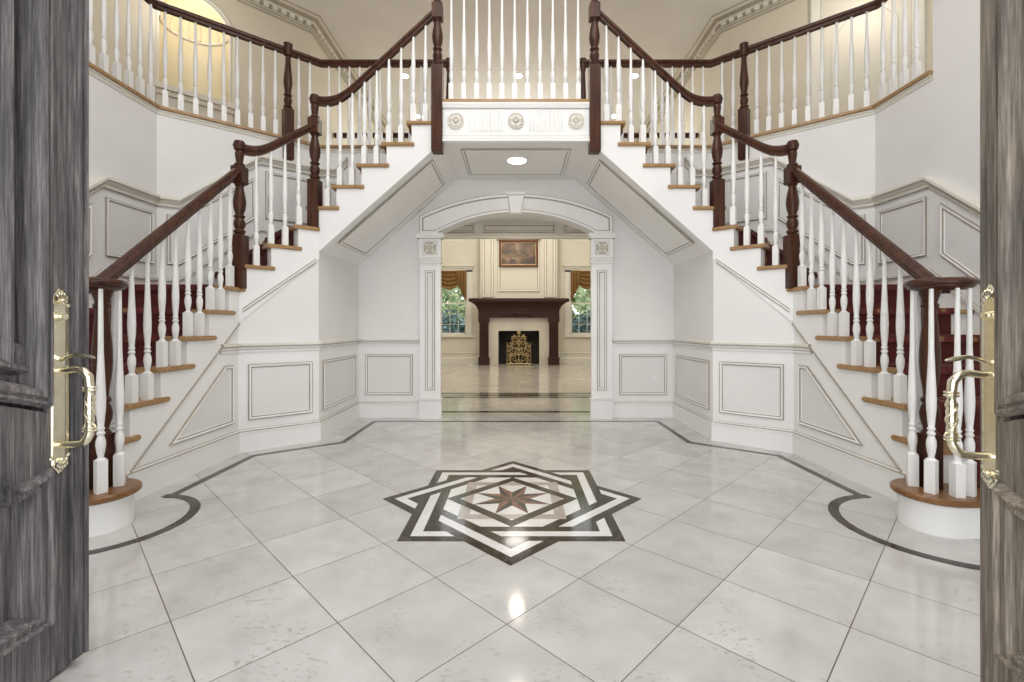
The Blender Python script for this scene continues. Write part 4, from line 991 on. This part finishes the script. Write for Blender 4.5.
# ------------------------------------------------------------------ entrance doors
def door(name, label, hinge, free, key, side, astragal):
    # local frame: a = distance along the leaf from the free edge, n = towards the hall axis
    H = Vector((*hinge, 0)); Fv = Vector((*free, 0)); ax = (H-Fv).normalized(); W = (H-Fv).length
    n = Vector((-ax.y, ax.x, 0)); 
    if n.x*(-side) < 0: n = -n          # points to the middle of the hall
    root = empty(name, tuple(H), label, 'door'); root['kind'] = 'structure'
    P = lambda a, z, o=0: Fv+ax*a+n*o+Vector((0, 0, z))
    def bx(b, a0, a1, z0, z1, o0, o1): b.extr([P(a0, z0, o0), P(a1, z0, o0), P(a1, z1, o0), P(a0, z1, o0)], n*(o1-o0), key)
    zt_, rw = 2.62, .112
    b = MB(); bx(b, 0, W, .012, zt_, -.09, -.052)
    b.build('leaf', root)
    sw = .097 if astragal else .074
    b = MB(); bx(b, 0, sw, .012, zt_, -.050, 0); b.build('stile', root)
    b = MB(); bx(b, W-.11, W, .012, zt_, -.050, 0); b.build('stile', root)
    b = MB(); bx(b, sw, W-.11, .012, .17, -.050, 0); b.build('bottom_rail', root)
    b = MB()
    wl_, xr = sw, W-.11
    nn_ = 20
    hl = [.602, .588, .580, .622, .652, .672, .686, .695, .700, .703, .704]; hl = hl+hl[-2::-1]
    lowtop = [(wl_+(xr-wl_)*i/nn_, hl[i]) for i in range(nn_+1)]
    uptop = [(wl_+(xr-wl_)*i/nn_, .76+.0*i) for i in range(nn_+1)]
    b.extr([P(a, z, -.050) for a, z in lowtop]+[P(a, z+.10*math.sin(PI*i/nn_), -.050) for i, (a, z) in reversed(list(enumerate(uptop)))], n*.050, key); b.build('lock_rail', root)
    if astragal:
        b = MB()
        for a0, a1, o in ((0, .038, .014), (.002, .013, .028), (.019, .033, .025)): bx(b, a0, a1, .03, zt_, 0, o)
        b.build('astragal', root)
    big = [(-.004, 0, key), (0, .010, key), (.005, .022, key), (.012, .022, key), (.014, .017, key), (.018, .017, key), (.022, .026, key), (.032, .026, key), (.042, .014, key), (.048, -.004, key), (.052, -.040, key), (.070, -.044, key), (.076, -.030, key), (.078, -.012, key), (.084, -.002, key), (.092, -.001, key), (.098, -.010, key), (.102, -.022, key), (.150, -.012, key)]
    low = [(-.004, 0, key), (0, .016, key), (.006, .028, key), (.012, .028, key), (.015, .016, key), (.034, .020, key), (.040, .008, key), (.044, -.030, key), (.048, -.048, key), (.070, -.049, key)]
    up = [(wl_, .775)]+[(wl_+(xr-wl_)*i/nn_,   .775+.10*math.sin(PI*i/nn_)) for i in range(1, nn_)]+[(xr, .775), (xr, 2.50), (wl_, 2.50)]
    b = MB(); b.frame(Fv, ax, (0, 0, 1), n, up, big, key); b.build('upper_panel', root)
    b = MB(); b.frame(Fv, ax, (0, 0, 1), n, [(xr, .17), (wl_, .17)]+lowtop[0:], low, key); b.build('lower_panel', root)
    b = MB(); b.extr([P(0.05, .004, -.05), P(W, .004, -.05), P(W, .03, -.05), P(.05, .03, -.05)], n*.04, 'blackmarble'); b.build('door_sweep', root)
    # handle set
    a0 = .067 if astragal else .042
    hs = .0265
    def plate(z0, z1, w):
        pts = []
        zb, zt2 = z0+.055, z1-.055
        R = [(w, zb), (w, zt2), (w*1.15, zt2+.004), (w*1.15, zt2+.010), (w*.95, zt2+.014), (w*.98, zt2+.026), (w*.6, zt2+.040), (w*.2, z1)]
        Lh = [(-x, z) for x, z in reversed(R)]
        Bt = [(-w*1.15, zb-.004), (-w*1.15, zb-.010), (-w*.95, zb-.014), (-w*.98, zb-.026), (-w*.6, zb-.040), (-w*.2, z0), (w*.2, z0), (w*.6, zb-.040), (w*.98, zb-.026), (w*.95, zb-.014), (w*1.15, zb-.010), (w*1.15, zb-.004)]
        return R+Lh+Bt
    hd = MB(); hd.frame(Fv+ax*a0, ax, (0, 0, 1), n, plate(.582, 1.110, hs), [(0, .0005, 'brass'), (0, .006, 'brass'), (.004, .009, 'brass'), (.009, .006, 'brass'), (.010, .006, 'brass')], 'brass')
    hp = hd.build('handle_plate', root)
    b = MB()
    for zz, sg in ((1.072, 1), (.62, -1)):
        for i in range(5):
            t = (i-2)*.5; b.ball(P(a0+.016*math.sin(t), zz+sg*.016*math.cos(t), .009), (.007, .006, .012), 'brass', 8, 6)
        b.ball(P(a0, zz, .010), (.008, .006, .008), 'brass', 8, 6)
    b.build('finial', hp)
    b = MB()
    z_hi, z_lo = .876, .664; out_ = .088
    path = [P(a0, z_hi, .004), P(a0, z_hi, .03), P(a0, z_hi+.004, .055), P(a0, z_hi-.002, .074), P(a0, z_hi-.020, out_), P(a0, z_hi-.04, out_+.002)]
    rad = [.011, .0095, .0095, .0105, .0115, .011]
    m = 22
    for i in range(m+1):
        t = i/m; z = z_hi-.05-(z_hi-z_lo-.09)*t; path.append(P(a0, z, out_+.003)); rad.append(.0090+.0030*math.sin(PI*t)+(.0008*math.sin(t*34)))
    path += [P(a0, z_lo+.03, out_+.002), P(a0, z_lo+.012, out_-.008), P(a0, z_lo+.002, .068), P(a0, z_lo, .04), P(a0, z_lo, .004)]
    rad += [.011, .0115, .0105, .0095, .011]
    b.tube(path, rad, 'brass', 12); grip = b.build('grip', root)
    b = MB()
    for i in range(2):
        pts = [P(a0+  .0115*math.cos(t*9+i*PI), z_hi-.055-(z_hi-z_lo-.10)*t, out_+.003+.0115*math.sin(t*9+i*PI)) for t in [j/30 for j in range(31)]]; b.tube(pts, .0024, 'brass', 6)
    for zz in (z_hi-.048, z_lo+.040, z_hi-.056, z_lo+.048): b.lathe([(.001, -.003), (.015, -.003), (.017, 0), (.015, .003), (.001, .003)], P(a0, zz, out_+.003), 'brass', 14)
    b.build('grip_ornament', grip)
    b = MB(); b.tube([P(a0, z_hi+.030, .006), P(a0, z_hi+.040, .030), P(a0, z_hi+.046, .055), P(a0, z_hi+.040, .085), P(a0, z_hi+.036, .105)], [.006, .005, .0055, .007, .003], 'brass', 8); b.build('thumb_latch', root)
    b = MB(); c0 = P(a0, 1.03, .006); b.tube([c0, c0+n*.008], .013, 'brass', 16); b.tube([c0, c0+n*.016], .009, 'brass', 16); b.build('lock_cylinder', root)
door('door_1', 'left leaf of the weathered grey wooden entrance door with brass handle', (-1.312, .28), (-1.310, 1.389), 'doorL', -1, True)
door('door_2', 'right leaf of the weathered brown wooden entrance door with brass handle', (1.02, .17), (1.2435, 1.238), 'doorR', 1, False)

# ------------------------------------------------------------------ lights
wd = bpy.data.worlds.new('World'); bpy.context.scene.world = wd; wd.use_nodes = True
nt = wd.node_tree; nt.nodes.clear()
ow = nt.nodes.new('ShaderNodeOutputWorld'); bg = nt.nodes.new('ShaderNodeBackground')
bg.inputs[0].default_value = (.965, .985, 1.0, 1); bg.inputs[1].default_value = 2.55
nt.links.new(bg.outputs[0], ow.inputs[0])
def light(kind, name, loc, energy, color=(1, 1, 1), size=.3, rot=(0, 0, 0), sy=None):
    L = bpy.data.lights.new(name, kind); L.energy = energy; L.color = color
    if kind == 'AREA':
        L.size = size
        if sy: L.shape = 'RECTANGLE'; L.size_y = sy
    else: L.shadow_soft_size = size
    o = bpy.data.objects.new(name, L); C.objects.link(o); o.location = loc; o.rotation_euler = rot
    return o
light('AREA', 'hall_ceiling_fill', (0, 1.7, 5.15), 62, (1, .985, .97), 3.2)  # added overhead fill for the hall, no skylight is there
light('POINT', 'hall_fill_point', (0, 1.9, 4.5), 40, (1, .975, .94), .35)  # unseen fill light added high in the hall, no fixture behind it
light('AREA', 'living_ceiling_fill', (0, 9.8, 5.1), 65, (1, .93, .82), 2.5)  # soft overhead fill added to brighten the living room
light('POINT', 'living_fill_point', (0, 9.3, 3.56), 75, (1, .955, .88), .3)  # hidden fill added to lift the far ceiling and living room
q = K1+dgu*1.02; light('POINT', 'niche_lamp', (-(q.x-.0), q.y+.0, 4.62), 1.8, (1, .86, .62), .04)
for sx in (-1, 1): light('POINT', 'gallery_fill', (sx*3.6, 4.9, 4.5), 6, (1, .94, .84), .1)  # out-of-view fills added to brighten the upper gallery

# ------------------------------------------------------------------ camera
cam = bpy.data.cameras.new('Camera'); co = bpy.data.objects.new('Camera', cam); C.objects.link(co)
cam.sensor_fit = 'HORIZONTAL'; cam.sensor_width = 36; cam.lens = F/1024*36
co.location = (0, 0, 1.0); co.rotation_euler = (PI/2, 0, 0)
cam.shift_x = -4/1024; cam.shift_y = -14/1024
cam.clip_start = .01; cam.clip_end = 200
S = bpy.context.scene; S.camera = co
S.view_settings.view_transform = 'Standard'; S.view_settings.look = 'None'; S.view_settings.exposure = 0.26; S.view_settings.gamma = 1; S.view_settings.use_curve_mapping = False
